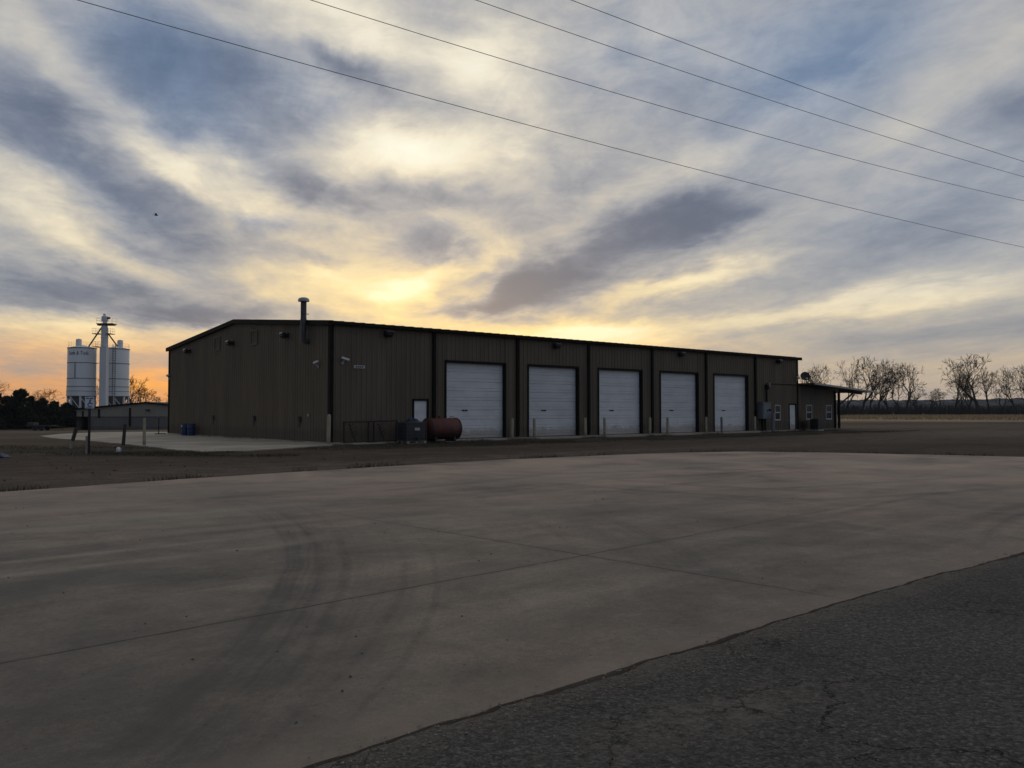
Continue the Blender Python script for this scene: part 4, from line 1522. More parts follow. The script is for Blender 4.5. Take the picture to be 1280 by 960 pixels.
def stake(name, loc, h, r_, lean, m, label, cap=None, cat='post'):
    t = thing(name, loc, 0, label, cat, 'posts standing on the grass patch')
    d = Vector((lean[0], lean[1], 1)).normalized()
    mb = MB()
    pts = [d * (h * k / 6) + Vector((0.012 * mnoise.noise((k, h, 1)), 0.012 * mnoise.noise((k, h, 7)), 0)) for k in range(7)]
    pts[0] -= d * 0.2
    mb.tube(pts, [r_ * 1.05] + [r_ * (1 - 0.03 * k) for k in range(6)], 10)
    mb.build('shaft', m, t, smooth=True)
    if cap:
        mb = MB()
        e = d * h
        mb.tube([e - d * cap[0] + Vector((0, -0.02, 0)), e + d * 0.04 + Vector((0, -0.02, 0))], r_ * cap[1], 8)
        mb.build('post_head', cap[2], t)
    return t


stake('wooden_post', gpos(-19.98, 37.58), 0.92, 0.075, (0.26, 0.05), M['wood'], 'short leaning wooden post with a darker top, left of the sign', (0.55, 1.12, M['dark_wood']))
stake('wooden_post', gpos(-19.21, 41.03), 1.05, 0.085, (0.07, 0.0), M['dark_wood'], 'short dark wooden post between the sign and the tall pale post')
stake('wooden_post', gpos(-17.77, 40.11), 1.36, 0.075, (0.0, 0.0), M['concrete_post'], 'tall pale straight post at the edge of the concrete pad')
t = thing('fence_post', bl(-0.9, 23.4, -0.06), 0, 'thin dark steel post with a foot bar by the far left corner of the shop', 'post')
mb = MB()
mb.tube([(0, 0, 0), (0, 0, 1.15)], 0.035, 8)
mb.build('shaft', M['black'], t)
mb = MB()
mb.tube([(-0.28, 0.0, 0.04), (0.5, 0, 0.04)], 0.03, 6)
mb.build('foot', M['black'], t)

# white jug lying in the grass
jg = thing('plastic_jug', gpos(-16.12, 34.01, 0.0), R(30), 'small white plastic jug dropped on the dark grass patch', 'jug')
mb = MB()
mb.lathe([(0.06, 0.0), (0.075, 0.02), (0.078, 0.12), (0.07, 0.17), (0.035, 0.22), (0.026, 0.235)], 16)
mb.tube([(0.06, 0, 0.07), (0.105, 0, 0.10), (0.10, 0, 0.17), (0.04, 0, 0.20)], 0.012, 6)
mb.build('jug_body', M['white'], jg, smooth=True)
mb = MB()
mb.lathe([(0.028, 0.232), (0.028, 0.26), (0.02, 0.264)], 12)
mb.build('cap', M['blue'], jg)

# blue and white heap at the left edge
o = crumple('blue_tarp', gpos(-18.95, 30.3, 0.0), 1.1, 0.8, 0.28, M['navy'], 'crumpled blue tarp dropped on the dirt at the far left edge', 'tarp', 11)
o = crumple('white_sack', gpos(-18.75, 29.75, 0.01), 0.75, 0.28, 0.14, M['white'], 'crumpled white plastic sack lying against the blue tarp', 'sack', 17)

# ------------------------------------------------------------------ low building at the back left
LZ = -1.32
sh = thing('storage_shed', (-55.2, 125, LZ), 0, 'long low metal shed with pale upper band behind the posts', 'shed')
HW, SE, SR = 10.6, 3.05, 4.05


def shed_top(t):
    return SE + (SR - SE) * (1 - abs(t) / HW)


mb = MB()
rib_wall(mb, -HW, 0, 2.05, shed_top, lambda t, d, z: (t, -d, z))
rib_wall(mb, 0, HW, 2.05, shed_top, lambda t, d, z: (t, -d, z))
rib_wall(mb, 0, 24, 0.0, SE, lambda t, d, z: (-HW - d, t, z))
rib_wall(mb, 0, 24, 0.0, SE, lambda t, d, z: (HW + d, t, z))
mb.build('upper_wall', M['shed_upper'], sh, fix=False)
mb = MB()
rib_wall(mb, -HW + 2.2, HW, -0.2, 2.05, lambda t, d, z: (t, 0.10 - d, z))
mb.box(-HW, HW, 0.2, 24, -0.4, 0.02)
mb.build('lower_wall', M['shed_lower'], sh, fix=False)
mb = MB()
for (a, b_) in ((-HW - 0.3, 0.0), (0.0, HW + 0.3)):
    mb.prism([(a, shed_top(a) + 0.02), (b_, shed_top(b_) + 0.02), (b_, shed_top(b_) + 0.22), (a, shed_top(a) + 0.22)], -0.35, 24.3, 'Y')
mb.build('roof', M['trim'], sh)
for x_ in (-HW + 0.05, -HW + 1.15, -HW + 2.15):
    mb = MB()
    mb.bbox(x_ - 0.11, x_ + 0.11, -0.12, 0.10, 0.0, 2.9, 0.01)
    mb.build('post', M['trim'], sh)
for (x_, z0, z1) in ((-HW + 3.6, 1.9, 3.2), (-2.35, 0.6, 3.35)):
    mb = MB()
    mb.box(x_ - 0.12, x_ + 0.12, -0.14, -0.04, z0, z1)
    mb.build('downspout', M['trim'], sh)
mb = MB()
mb.box(-HW + 0.1, -HW + 2.2, 2.2, 2.3, 0.0, 2.9)
mb.build('bay_shade_panel', M['trim'], sh)  # near-black panel puts the recess shade into the open bay
for x_ in (0.4, 10.2):
    mb = MB()
    mb.bbox(x_ - 0.25, x_ + 0.25, -0.42, -0.04, 2.95, 3.15, 0.03)
    mb.build('floodlight', M['black'], sh)

# ------------------------------------------------------------------ silos
SZ = -1.3
def silo(name, loc, ladder, label):
    t = thing(name, loc, 0, label, 'silo', 'white silos joined by the tower')
    rr = 2.40
    mb = MB()
    mb.lathe([(rr, 5.55), (rr + 0.10, 5.57), (rr + 0.02, 7.2), (rr, 7.3), (rr, 14.2), (rr - 0.05, 14.28), (0.4, 14.75), (0.05, 14.78)], 48)
    b = mb.build('silo_shell', M['silo'], t, smooth=True)
    for z in (8.65, 11.45):
        mb = MB()
        mb.lathe([(rr + 0.0, z), (rr + 0.045, z + 0.02), (rr + 0.045, z + 0.10), (rr + 0.0, z + 0.12)], 48)
        mb.build('band', M['silo_steel'], b, smooth=True)
    for z in (6.4, 7.25):
        mb = MB()
        mb.lathe([(rr + 0.09, z), (rr + 0.10, z + 0.01), (rr + 0.10, z + 0.06), (rr + 0.08, z + 0.07)], 48)
        mb.build('band', M['silo_steel'], b, smooth=True)
    mb = MB()
    mb.lathe([(rr - 0.02, 14.12), (rr + 0.06, 14.14), (rr + 0.06, 14.26), (rr - 0.02, 14.28)], 48)
    mb.build('band', M['silo_steel'], b, smooth=True)
    mb = MB()
    mb.lathe([(rr - 0.1, 5.54), (0.5, 2.4), (0.35, 2.4)], 32)
    mb.build('hopper', M['silo_steel'], t, smooth=True)
    for k in range(8):
        a = R(22.5 + 45 * k)
        mb = MB()
        mb.bbox(2.2 * math.cos(a) - 0.15, 2.2 * math.cos(a) + 0.15, 2.2 * math.sin(a) - 0.15, 2.2 * math.sin(a) + 0.15, 0, 5.545, 0.02)
        mb.build('leg', M['silo'], t)
    for k in range(8):
        mb = MB()
        a0, a1 = R(22.5 + 45 * k), R(67.5 + 45 * k)
        mb.tube([(2.2 * math.cos(a0), 2.2 * math.sin(a0), 5.3), (2.2 * math.cos(a1), 2.2 * math.sin(a1), 3.2)], 0.07, 6)
        mb.build('brace', M['silo'], t)
    mb = MB()
    vx = -0.5 if ladder < 0 else 0.95
    mb.lathe([(0.50, 14.3), (0.50, 15.75), (0.42, 15.85), (0.1, 15.95)], 20, Matrix.Translation((vx, -0.3, 0)))
    mb.build('vent_stack', M['silo'], t, smooth=True)
    mb = MB()
    for k in range(16):
        a = 2 * math.pi * k / 16
        mb.tube([(2.3 * math.cos(a), 2.3 * math.sin(a), 14.2), (2.3 * math.cos(a), 2.3 * math.sin(a), 15.1)], 0.013, 4)
    for z in (14.7, 15.2):
        mb.tube([(2.3 * math.cos(2 * math.pi * k / 32), 2.3 * math.sin(2 * math.pi * k / 32), z) for k in range(33)], 0.013, 4)
    mb.build('railing', M['frame'], t)
    mb = MB()
    if ladder < 0:
        a = R(-62.5 - 27)
        mb.tube([((rr + 0.06) * math.cos(a), (rr + 0.06) * math.sin(a), z) for z in (8.7, 11.5)], 0.07, 6)
    else:
        a = R(-70)
        for s in (-0.25, 0.25):
            mb.tube([((rr + 0.15) * math.cos(a) + s, (rr + 0.15) * math.sin(a), z) for z in (3.0, 15.0)], 0.045, 6)
        for k in range(30):
            z = 3.2 + 0.4 * k
            mb.tube([((rr + 0.15) * math.cos(a) - 0.25, (rr + 0.15) * math.sin(a), z), ((rr + 0.15) * math.cos(a) + 0.25, (rr + 0.15) * math.sin(a), z)], 0.03, 5)
        mb.tube([((rr + 0.06) * math.cos(R(-98)), (rr + 0.06) * math.sin(R(-98)), z) for z in (8.7, 11.5)], 0.06, 6)
    mb.build('ladder', M['silo_steel'], t)
    return t


s1 = silo('grain_silo', (-77.9, 150, SZ), -1, 'white silo with red lettering near its top, left of the tower')
s2 = silo('grain_silo', (-73.0, 152.4, SZ), 1, 'plain white silo with ladder, right of the elevator tower')
# lettering bent round the left silo
cu = bpy.data.curves.new('lettering', 'FONT')
cu.body = 'Luds & Tuds'
cu.size = 0.92
cu.extrude = 0.02
cu.shear = 0.15
tmp = bpy.data.objects.new('lettering_source', cu)
scene.collection.objects.link(tmp)
bpy.context.view_layer.update()
dg = bpy.context.evaluated_depsgraph_get()
me = bpy.data.meshes.new_from_object(tmp.evaluated_get(dg))
bpy.data.objects.remove(tmp)
xs_ = [v.co.x for v in me.vertices]
w_ = max(xs_) - min(xs_)
for v in me.vertices:
    s_ = (v.co.x - min(xs_)) / w_
    a = R(-62.5 - 58 + 82 * s_)
    rr = 2.425 + v.co.z
    v.co = Vector((rr * math.cos(a), rr * math.sin(a), 12.95 + v.co.y))
me.materials.clear()
me.materials.append(M['letter_red'])
lo = bpy.data.objects.new('lettering', me)
scene.collection.objects.link(lo)
lo.parent = s1

tw = thing('elevator_tower', (-73.2, 148.6, SZ), 0, 'slim white elevator tower with railed platforms between the silos', 'tower')
mb = MB()
mb.bbox(-0.60, 0.60, -0.55, 0.55, 0.0, 14.35, 0.02)
mb.build('tower_leg', M['silo'], tw)
mb = MB()
mb.lathe([(0.60, 14.35), (0.60, 17.4), (0.62, 17.45), (0.40, 18.4), (0.38, 19.0)], 20)
mb.lathe([(0.66, 14.5), (0.66, 14.62)], 20)
mb.lathe([(0.66, 16.0), (0.66, 16.12)], 20)
mb.bbox(-0.46, 0.46, -0.4, 0.4, 18.95, 19.9, 0.08)
mb.lathe([(0.22, 19.9), (0.22, 20.3), (0.1, 20.4)], 12, Matrix.Translation((-0.08, 0, 0)))
mb.build('tower_head', M['silo'], tw, smooth=True)
mb = MB()
mb.tube([(0.30, -0.1, 19.55), (0.95, -0.1, 19.55)], 0.22, 10)
mb.build('motor', M['silo_steel'], tw)


def platform(z, x0, x1, hz):
    mb = MB()
    mb.box(x0, x1, -0.9, 0.9, z - 0.1, z)
    p = mb.build('platform', M['silo_steel'], tw)
    mb = MB()
    n = max(2, int((x1 - x0) / 0.9))
    for k in range(n + 1):
        x_ = x0 + 0.04 + (x1 - x0 - 0.08) * k / n
        for y_ in (-0.86, 0.86):
            mb.tube([(x_, y_, z), (x_, y_, z + hz)], 0.016, 5)
    for zz in (z + hz * 0.5, z + hz):
        mb.tube([(x0 + 0.04, -0.86, zz), (x1 - 0.04, -0.86, zz), (x1 - 0.04, 0.86, zz), (x0 + 0.04, 0.86, zz), (x0 + 0.04, -0.86, zz)], 0.016, 5)
    mb.build('railing', M['frame'], p)


platform(18.55, -1.15, 1.80, 0.95)
platform(16.75, -1.85, -0.60, 0.9)
platform(16.75, 0.60, 1.45, 0.9)
platform(14.40, -1.75, -0.68, 0.9)
mb = MB()
mb.box(-1.2, 1.75, -0.45, 0.45, 18.2, 18.44)
mb.tube([(-2.1, 0, 11.45), (-0.68, 0, 11.45)], 0.06, 6)
mb.build('platform_beam', M['silo_steel'], tw)
for (a, b_) in (((-0.35, 0.0, 18.2), (-3.05, 0.4, 14.45)), ((0.5, 0.0, 16.9), (1.65, 1.4, 14.6))):
    mb = MB()
    mb.tube([a, b_], 0.13, 8)
    mb.build('spout', M['silo_steel'], tw, smooth=True)

# ------------------------------------------------------------------ flatbed trailer far left
tr = thing('flatbed_trailer', (-69.0, 122.5, gz(-69.0, 122.5)), R(4), 'low grey flatbed trailer parked before the dark evergreens', 'trailer')
mb = MB()
mb.bbox(-2.2, 1.6, -1.0, 1.0, 0.62, 0.74, 0.02)
mb.box(-2.2, 1.6, -1.02, -1.003, 0.64, 0.76)
mb.build('deck', M['trailer'], tr)
mb = MB()
mb.tube([(1.6, -0.6, 0.6), (2.7, 0, 0.55), (1.6, 0.6, 0.6)], 0.05, 6)
mb.tube([(2.7, 0, 0.55), (3.0, 0, 0.55)], 0.05, 6)
mb.tube([(2.5, 0, 0.0), (2.5, 0, 0.6)], 0.04, 6)
mb.build('tow_bar', M['black'], tr)
for x_ in (-0.9, 0.0):
    for y_ in (-1.02, 0.86):
        mb = MB()
        mb.lathe([(0.14, 0.0), (0.33, 0.0), (0.36, 0.04), (0.36, 0.16), (0.33, 0.20), (0.14, 0.20)], 20, Matrix.Translation((x_, y_ + 0.18, 0.36)) @ Matrix.Rotation(R(90), 4, 'X'))
        wl = mb.build('wheel', M['black'], tr, smooth=True)
mb = MB()
mb.bbox(-2.1, -1.2, -0.8, 0.8, 0.741, 1.15, 0.05)
mb.build('tool_box', M['tote'], tr)


# ------------------------------------------------------------------ trees
def bare_tree_meshes(seed, H, lean=0.0, spread=1.0, forks=6):
    rnd = random.Random(seed)
    tk_, cr_ = MB(), MB()

    def rv(s):
        return Vector((rnd.gauss(0, s), rnd.gauss(0, s), rnd.gauss(0, s)))

    def limb(p, d, Ln, r0, r1, lev):
        seg = 3 if lev == 0 else (4 if lev < 3 else 3)
        pts, rs = [p.copy()], [r0]
        dirs = [d.copy()]
        for i in range(seg):
            d = (d + rv(0.10 + 0.03 * lev) + Vector((0, 0, 0.085 if lev else 0.0))).normalized()
            p = p + d * (Ln / seg)
            pts.append(p.copy())
            dirs.append(d.copy())
            rs.append(r0 + (r1 - r0) * (i + 1) / seg)
        (tk_ if lev == 0 else cr_).tube(pts, rs, 7 if lev == 0 else (5 if lev < 3 else 3), caps=False)
        return pts, rs, dirs

    def grow(p, d, Ln, r0, lev):
        r1 = r0 * (0.78 if lev == 0 else 0.68)
        pts, rs, dirs = limb(p, d, Ln, r0, r1, lev)
        if lev >= forks:
            return
        e, de = pts[-1], dirs[-1]
        kids = rnd.choice((2, 3)) if lev < 2 else rnd.choice((2, 2, 3))
        for k in range(kids):
            a = rnd.uniform(0, 6.28)
            side_ = de.cross(Vector((math.cos(a), math.sin(a), 0.3))).normalized()
            nd = (de + side_ * rnd.uniform(0.30, 0.75) * spread).normalized()
            grow(e, nd, Ln * rnd.uniform(0.70, 0.92), max(rs[-1] * rnd.uniform(0.68, 0.92), 0.023), lev + 1)
        if lev >= 1:
            for k in range(1 if lev in (1, 2, 4) else 0):
                i = rnd.randrange(1, len(pts) - 1)
                a = rnd.uniform(0, 6.28)
                side_ = dirs[i].cross(Vector((math.cos(a), math.sin(a), 0.3))).normalized()
                nd = (dirs[i] * 0.6 + side_ * 0.9 * spread).normalized()
                grow(pts[i], nd, Ln * rnd.uniform(0.45, 0.7), max(rs[i] * 0.5, 0.020), max(lev + 1, 3))
    d0 = Vector((lean, 0.05, 1)).normalized()
    grow(Vector((0, 0, -0.3)), d0, H * 0.22, H * 0.023, 0)
    top = max(v[2] for v in cr_.v)
    k = H / top
    for m_ in (tk_, cr_):
        m_.v = [(v[0] * k, v[1] * k, v[2] * k) for v in m_.v]
    return tk_, cr_


def mesh_of(mb, name, m):
    me = bpy.data.meshes.new(name)
    me.from_pydata(mb.v, [], mb.f)
    me.materials.append(m)
    return me


VAR = []
for (sd_, ln_, sp_) in ((11, 0.0, 0.95), (23, 0.08, 1.1), (35, -0.14, 1.0), (47, 0.03, 1.15), (58, -0.04, 0.85), (64, 0.07, 1.05)):
    a, b_ = bare_tree_meshes(sd_, 10.0, ln_, sp_)
    VAR.append((mesh_of(a, 'trunk', M['bark']), mesh_of(b_, 'crown', M['twig'])))


def place_tree(x, y, h, var, rot, wide, label, group):
    t = thing('bare_tree', (x, y, gz(x, y) - 0.1), rot, label, 'tree', group)
    for nm, me in (('trunk', VAR[var][0]), ('crown', VAR[var][1])):
        o = bpy.data.objects.new(nm, me)
        scene.collection.objects.link(o)
        o.parent = t
    t.scale = (h / 10 * wide, h / 10 * wide, h / 10)
    return t


def at(px, D):                      # picture column of a tree known to stand D metres out
    return (px - 640) / 1036 * D


G1 = 'bare trees along the far edge of the field'
RT = [(1012, 300, 16.5, 0, 40, 0.8, 'bare tree rising straight behind the wing roof, leftmost of the field edge'),
      (1024, 322, 18.0, 4, 310, 0.85, 'grey bare tree set back behind the wing roof, second of the left clump'),
      (1037, 305, 19.5, 3, 100, 0.8, 'dense dark bare tree above the middle of the wing canopy'),
      (1056, 318, 21.5, 4, 200, 0.85, 'bare tree with upright branches left of the canopy tip'),
      (1075, 300, 22.0, 1, 10, 0.85, 'tallest bare tree of the left clump, just right of the canopy tip'),
      (1086, 326, 20.5, 0, 150, 0.8, 'thin bare tree set back between the tallest and the bushy tree'),
      (1097, 310, 21.0, 3, 250, 0.8, 'bushy bare tree right of the tallest one in the left clump'),
      (1113, 302, 17.5, 2, 0, 0.8, 'bare tree leaning left near the middle of the left clump'),
      (1122, 324, 18.0, 5, 140, 0.85, 'faint bare tree set back behind the wide open crowned one'),
      (1134, 298, 19.5, 1, 90, 0.95, 'wide open crowned bare tree at the right end of the left clump'),
      (1148, 326, 11.0, 4, 20, 1.0, 'thin low bare tree just right of the wide open crowned one'),
      (1161, 320, 10.0, 0, 90, 1.1, 'small low bare tree alone in the gap between the two clumps'),
      (1176, 322, 11.0, 5, 40, 1.1, 'smallest bare tree in the gap, touching the right clump'),
      (1192, 306, 20.5, 4, 130, 0.8, 'narrow upright bare tree at the left side of the right clump'),
      (1201, 322, 17.0, 3, 300, 0.8, 'crooked bare tree set back beside the narrow upright one'),
      (1211, 312, 16.0, 2, 60, 0.9, 'shorter bare tree between the narrow and the widest trees'),
      (1227, 296, 22.5, 1, 180, 1.05, 'widest and tallest bare tree of the right clump, forked low'),
      (1234, 320, 19.5, 0, 220, 0.8, 'bare tree crowded close behind the widest tree, on its right'),
      (1250, 316, 12.0, 5, 200, 1.1, 'low bare tree in front of the dark woods right of the widest tree'),
      (1268, 300, 18.5, 0, 300, 0.75, 'slim bare tree close to the right edge of the photo'),
      (1290, 304, 19.5, 3, 20, 0.9, 'bare tree cut by the right edge of the photo')]
for (px, D, h, vr_, rt, wd, lab) in RT:
    place_tree(at(px, D), D, h, vr_, R(rt), wd, lab, G1)
G2 = 'bare trees behind the silos and shed'
LT = [(58, 205, 7.5, 0, 30, 1.3, 'small bare tree right of the dark evergreens'),
      (76, 215, 9.0, 3, 120, 1.3, 'spreading bare tree left of the lettered silo'),
      (94, 205, 10.5, 2, 210, 1.2, 'leaning bare tree partly hidden by the lettered silo'),
      (122, 210, 11.5, 4, 70, 1.0, 'bare tree showing between the lettered silo and the tower'),
      (163, 215, 13.0, 0, 260, 1.0, 'tall bare tree touching the right side of the plain silo'),
      (176, 222, 9.5, 1, 330, 1.3, 'low spreading bare tree over the shed roof'),
      (192, 230, 8.2, 5, 50, 1.4, 'small bare tree over the shed roof, midway to the shop'),
      (207, 225, 9.0, 0, 150, 1.3, 'small bare tree beside the left corner of the shop roof'),
      (4, 190, 10.5, 3, 80, 1.2, 'bare tree standing behind the evergreens at the left edge')]
for (px, D, h, vr_, rt, wd, lab) in LT:
    place_tree(at(px, D), D, h, vr_, R(rt), wd, lab, G2)


def evergreen(x, y, h, w, seed, label, shape=1.0):
    rnd = random.Random(seed)
    z0 = gz(x, y)
    t = thing('evergreen_tree', (x, y, z0), 0, label, 'tree', 'dark evergreens at the left edge')
    mb = MB()
    mb.tube([(0, 0, -0.2), (0.05, 0, h * 0.5), (0, 0.05, h * 0.95)], [h * 0.035, h * 0.02, 0.02], 7)
    mb.build('trunk', M['bark'], t)
    mb = MB()
    lobes = []
    for k in range(58):
        f = rnd.uniform(0.02, 1.0) ** 1.15
        a = rnd.uniform(0, 6.28)
        env = w * (1 - f ** (1.2 + shape)) ** 0.8
        r_ = env * rnd.uniform(0.15, 1.0)
        lobes.append((Vector((r_ * math.cos(a), r_ * math.sin(a), f * h)), rnd.uniform(0.28, 0.55) * (0.5 + env * 0.36)))
    for k in range(7):
        lobes.append((Vector((rnd.uniform(-.1, .1), rnd.uniform(-.1, .1), h * (0.62 + 0.055 * k))), 0.55 - 0.055 * k))
    for (c, s) in lobes:
        for k in range(int(70 + 150 * s)):
            u_ = Vector((rnd.gauss(0, 1), rnd.gauss(0, 1), rnd.gauss(0, 0.8))).normalized() * s * rnd.uniform(0.35, 1.1)
            p = c + u_
            if p.z < 0:
                continue
            d = (u_ * 0.6 + Vector((rnd.gauss(0, .3), rnd.gauss(0, .3), rnd.gauss(0.1, .3)))).normalized()
            sdv = d.cross(Vector((rnd.gauss(0, 1), rnd.gauss(0, 1), rnd.gauss(0, 1)))).normalized()
            ll, ww = rnd.uniform(0.15, 0.36), rnd.uniform(0.07, 0.15)
            mb.add([p - sdv * ww, p + sdv * ww, p + d * ll + sdv * ww * 0.3, p + d * ll - sdv * ww * 0.3], [(0, 1, 2, 3)])
    mb.build('crown', M['cedar'], t, fix=False)


for (px, D, h, w, sd_, lab, shp) in [
        (-26, 132, 6.0, 3.6, 1, 'dark round evergreen at the very left edge of the photo', 0.8),
        (-4, 136, 5.6, 3.2, 2, 'dark evergreen left of the tallest evergreen', 0.7),
        (11, 132, 5.2, 3.2, 3, 'low dark evergreen against the tallest one, on its left', 0.8),
        (26, 134, 6.4, 3.0, 4, 'tallest dark evergreen with a ragged pointed top', 0.4),
        (39, 133, 5.0, 3.2, 5, 'rounded dark evergreen just right of the tallest one', 0.9),
        (53, 138, 4.7, 3.2, 6, 'lower dark evergreen at the right end of the row', 0.9),
        (69, 142, 4.3, 3.2, 7, 'short bushy evergreen behind the parked trailer', 1.0),
        (85, 146, 4.1, 3.0, 8, 'short evergreen hidden behind the left end of the shed', 1.0)]:
    evergreen(at(px, D), D, h, w, sd_, lab, shp)


def thicket(name, spots, m, label, seed, hmin, hmax, n, kind='stuff'):
    rnd = random.Random(seed)
    mb = MB()
    for k in range(n):
        (x0, y0, x1, y1, dep) = rnd.choice(spots)
        t_ = rnd.random()
        x_ = x0 + (x1 - x0) * t_ + rnd.uniform(-2, 2)
        y_ = y0 + (y1 - y0) * t_ + rnd.uniform(0, dep)
        h = rnd.uniform(hmin, hmax) * (0.75 + 0.5 * abs(mnoise.noise((x_ * 0.08, y_ * 0.05, 2))))
        z0 = gz(x_, y_) - 0.1
        p = Vector((x_, y_, z0))
        q = p + Vector((rnd.gauss(0, 0.12) * h, rnd.gauss(0, 0.1) * h, h))
        md = p.lerp(q, 0.5) + Vector((rnd.gauss(0, .2), 0, 0))
        r_ = rnd.uniform(0.04, 0.09)
        mb.tube([p, md, q], [r_, r_ * 0.8, 0.03], 3, caps=False)
        for j in range(5):
            b0 = p.lerp(q, rnd.uniform(0.25, 0.95))
            mb.tube([b0, b0 + Vector((rnd.gauss(0, .14) * h, rnd.gauss(0, .1) * h, rnd.uniform(0.02, .28) * h))], [0.04, 0.02], 3, caps=False)
    o = mb.build(name, m, fix=False)
    tag(o, label, kind=kind)


thicket('thicket', [(105, 300, 215, 300, 26), (100, 312, 220, 312, 26)], M['brush'], 'dense grey brush and saplings along the far edge of the field', 5, 1.5, 5.2, 3400)
thicket('brush_row', [(-135, 176, -66, 176, 16), (-108, 188, -62, 190, 16)], M['brush'], 'dark brush behind the evergreens and silos', 6, 2.0, 4.2, 1800)


def tall_grass(name, m, label, spots, n, hmin, hmax, wd, seed):
    rnd = random.Random(seed)
    mb = MB()
    for k in range(n):
        (cx_, cy_, rx_, ry_, rot_) = rnd.choice(spots)
        a, r_ = rnd.uniform(0, 6.28), math.sqrt(rnd.random())
        lx, ly = rx_ * r_ * math.cos(a), ry_ * r_ * math.sin(a)
        ca, sa = math.cos(R(rot_)), math.sin(R(rot_))
        x_, y_ = cx_ + lx * ca - ly * sa, cy_ + lx * sa + ly * ca
        if mnoise.noise((x_ * 0.35, y_ * 0.35, seed)) < -0.15:
            continue
        h = rnd.uniform(hmin, hmax)
        z0 = gz(x_, y_) - 0.02
        an = rnd.uniform(0, 6.28)
        dx, dy = math.cos(an) * wd, math.sin(an) * wd
        lx_, ly_ = rnd.gauss(0, 0.45) * h, rnd.gauss(0, 0.45) * h
        mb.add([(x_ - dx, y_ - dy, z0), (x_ + dx, y_ + dy, z0), (x_ + lx_, y_ + ly_, z0 + h)], [(0, 1, 2)])
    o = mb.build(name, m, fix=False)
    tag(o, label, kind='stuff')


tall_grass('dry_grass', M['tallgrass'], 'pale dry grass standing in the far field', [(150, 230, 90, 55, 0), (120, 180, 60, 35, 0), (180, 275, 70, 20, 0)], 26000, 0.25, 0.7, 0.10, 31)
tall_grass('matted_grass', M['weed'], 'dark matted winter grass on the yard', [(-19, 36, 9, 3.2, -25), (-12.0, 32.8, 5.0, 1.7, -10), (-3.0, 41.6, 8.5, 2.2, 40), (8, 49.5, 14, 1.6, 41), (24, 63, 14, 1.6, 38)], 26000, 0.03, 0.13, 0.012, 32)
wl_spots = [tuple(bl(u, -0.95)[:2]) + (1.4, 0.14, 40.8) for u in (1, 3, 8.5, 12.3, 18.4, 24.8, 31, 38.5, 42.5, 48)]
wl_spots += [(x_, y_, 1.1, 0.28, r_) for x_, y_, r_ in ((-10.7, 17.2, 52), (-8.2, 20.6, 50), (-6.2, 22.8, 48), (-4.1, 25.2, 46), (1.0, 29.7, 40), (3.0, 31.0, 36), (8.0, 33.9, 16), (11.5, 33.8, -18), (14.4, 32.5, -26), (17.0, 31.2, -28))]
wl_spots += [tuple(bl(-0.15, v)[:2]) + (0.10, 1.6, 40.8) for v in (4, 8, 12, 16, 20)]
tall_grass('wall_weeds', M['weed'], 'dry weeds along the foot of the shop walls', wl_spots, 6500, 0.05, 0.22, 0.010, 33)


def chips(name, m, label, area, n, s0, s1, z, seed, keep=None):
    rnd = random.Random(seed)
    mb = MB()
    while n > 0:
        t_, w_ = rnd.random(), rnd.random()
        x_ = area[0] + (area[1] - area[0]) * t_
        y_ = area[2] + (area[3] - area[2]) * (w_ ** 1.4)
        if keep and not keep(x_, y_):
            continue
        n -= 1
        s = s0 + (s1 - s0) * rnd.random() ** 3
        k0 = len(mb.v)
        rot_ = rnd.uniform(0, 6.28)
        for (ax, ay, az_) in ((1, 0, 0.1), (-.9, .2, 0.1), (.1, .8, 0.05), (0, -.8, .1), (0.1, 0.1, .75), (0, 0, -.3)):
            q = rnd.uniform(0.7, 1.25) * s
            mb.v.append((x_ + q * (ax * math.cos(rot_) - ay * math.sin(rot_)), y_ + q * (ax * math.sin(rot_) + ay * math.cos(rot_)), z + az_ * q))
        for f in ((0, 2, 4), (2, 1, 4), (1, 3, 4), (3, 0, 4), (2, 0, 5), (1, 2, 5), (3, 1, 5), (0, 3, 5)):
            mb.f.append(tuple(k0 + i for i in f))
    o = mb.build(name, m)
    tag(o, label, kind='stuff')


def on_apron(x_, y_):
    return (-0.646 * x_ + 0.763 * (y_ - 4.79)) > 0.15 and y_ < 27 + 0.7 * x_


chips('gravel_chips', M['rock'], 'small dark chips of stone scattered over the concrete apron', (-10, 16, 3, 30), 420, 0.005, 0.017, -0.058, 41, on_apron)


def on_verge(x_, y_):
    k = (-0.646 * x_ + 0.763 * (y_ - 4.79))
    return -0.34 - 0.25 * mnoise.noise((x_ * .8, y_ * .8, 3)) < k < 0.02


chips('edge_gravel', M['asphalt_chip'], 'loose pale gravel along the edge of the asphalt road', (-2.5, 9, 2.5, 13), 2600, 0.003, 0.014, -0.050, 42, on_verge)
chips('yard_stones', M['rock'], 'stones and clods on the dirt yard', (-26, 24, 18, 46), 900, 0.015, 0.06, -0.10, 43, lambda x_, y_: not on_apron(x_, y_))


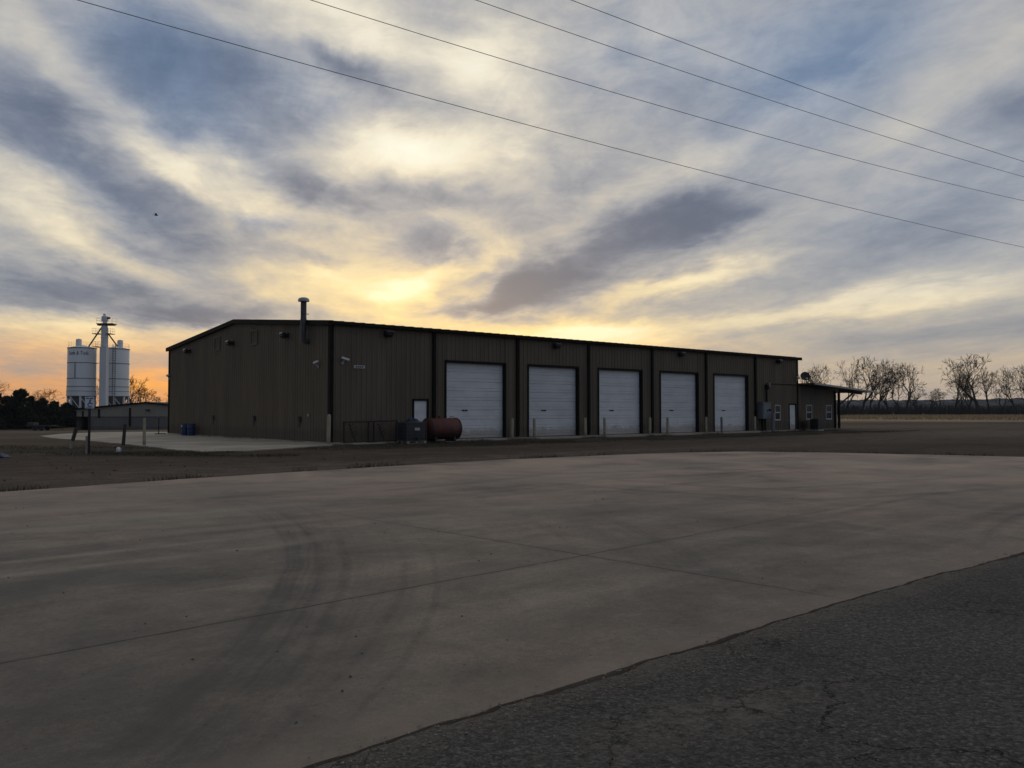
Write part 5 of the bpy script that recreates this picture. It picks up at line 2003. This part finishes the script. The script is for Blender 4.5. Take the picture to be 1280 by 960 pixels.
# ------------------------------------------------------------------ far wooded hills
def hills():
    mb = MB()
    n, rows = 420, 5
    for i in range(n + 1):
        azd = -70 + 140 * i / n
        a = R(azd)
        base = 8.2 * sstep(-24, 2, azd) + 5.2 + 1.6 * mnoise.noise((azd * 0.06, 0.3, 0)) + 0.8 * mnoise.noise((azd * 0.25, 4.3, 0))
        for k in range(rows):
            D = 640 + 60 * k
            hgt = base * (k / (rows - 1)) ** 0.7
            if k > 0:
                hgt += 1.3 * mnoise.noise((azd * 3.1, k * 2.3, 1.0)) + 0.9 * mnoise.noise((azd * 9.0, k * 5.3, 6.0))
            mb.v.append((D * math.sin(a), D * math.cos(a), -0.6 + hgt))
        # back side
        mb.v.append((1500 * math.sin(a), 1500 * math.cos(a), -1.0))
    rows += 1
    for i in range(n):
        for k in range(rows - 1):
            p = i * rows + k
            mb.f.append((p, p + rows, p + rows + 1, p + 1))
    o = mb.build('hills', M['hill'])
    tag(o, 'low wooded ridge along the horizon', kind='structure')


hills()

# ------------------------------------------------------------------ overhead wires
WA = R(57.6)
WD = Vector((math.sin(WA), math.cos(WA), 0))
WN = Vector((-math.cos(WA), math.sin(WA), 0))
WN = Vector((-WD.y, WD.x, 0))
for (n_, c2, c1, c0, lab) in [(15.2, 0.000859, -0.05687, 8.434, 'lowest overhead wire, starting at the top left over the silos'),
                              (14.9, 0.001256, -0.05421, 9.517, 'second overhead wire from the bottom'),
                              (14.6, 0.0012, -0.0611, 10.489, 'second overhead wire from the top'),
                              (13.6, 0.00128, -0.0718, 10.689, 'highest overhead wire, crossing the upper right corner')]:
    mb = MB()
    pts = []
    s = -45.0
    while s <= 105:
        p = WD * s + WN * n_
        pts.append((p.x, p.y, c0 + c1 * s + c2 * s * s))
        s += 2.5
    mb.tube(pts, 0.0068, 6)
    o = mb.build('overhead_wire', M['wire'], smooth=True)
    tag(o, lab, 'wire', 'overhead wires crossing the sky')

# ------------------------------------------------------------------ bird
bd = thing('bird', (-34.6, 80.0, 20.6), R(20), 'small dark bird flying in the clouds at upper left', 'bird')
bd.scale = (0.8, 0.8, 0.8)
mb = MB()
mb.lathe([(0.01, -0.22), (0.05, -0.15), (0.085, 0.0), (0.06, 0.12), (0.045, 0.17), (0.035, 0.21), (0.008, 0.27)], 12, Matrix.Rotation(R(90), 4, 'Y'))
mb.add([(-0.18, -0.05, 0.0), (-0.18, 0.05, 0.0), (-0.38, 0.09, 0.02), (-0.38, -0.09, 0.02), (-0.18, -0.05, 0.015), (-0.18, 0.05, 0.015), (-0.38, 0.09, 0.03), (-0.38, -0.09, 0.03)],
       [(0, 1, 2, 3), (4, 7, 6, 5), (0, 4, 5, 1), (1, 5, 6, 2), (2, 6, 7, 3), (3, 7, 4, 0)])
for s in (-1, 1):
    pts = [(0.12, 0.05 * s, 0.03), (-0.10, 0.05 * s, 0.03), (-0.12, 0.30 * s, 0.14), (0.10, 0.28 * s, 0.16), (-0.16, 0.55 * s, 0.05), (-0.02, 0.52 * s, 0.07)]
    up = [(a, b_, c + 0.02) for a, b_, c in pts]
    mb.add(pts + up, [(0, 1, 2, 3), (3, 2, 4, 5), (9, 8, 7, 6), (11, 10, 8, 9), (0, 6, 7, 1), (1, 7, 8, 2), (2, 8, 10, 4), (4, 10, 11, 5), (5, 11, 9, 3), (3, 9, 6, 0)])
mb.build('bird_body', M['bird'], bd, smooth=True)


# ------------------------------------------------------------------ thin evening haze in the air
def haze():
    mb = MB()
    mb.box(-3400, 3400, -3400, 3400, -3.0, 24.0)
    m = bpy.data.materials.new('evening_haze')
    m.use_nodes = True
    nt = m.node_tree
    nt.nodes.clear()
    out = nt.nodes.new('ShaderNodeOutputMaterial')
    pv = nt.nodes.new('ShaderNodeVolumePrincipled')
    pv.inputs['Color'].default_value = (0.86, 0.92, 1.0, 1)
    pv.inputs['Density'].default_value = 0.00010
    nt.links.new(pv.outputs[0], out.inputs['Volume'])
    o = mb.build('haze', m)
    tag(o, 'thin blue-grey evening haze over the far fields', kind='stuff')


haze()
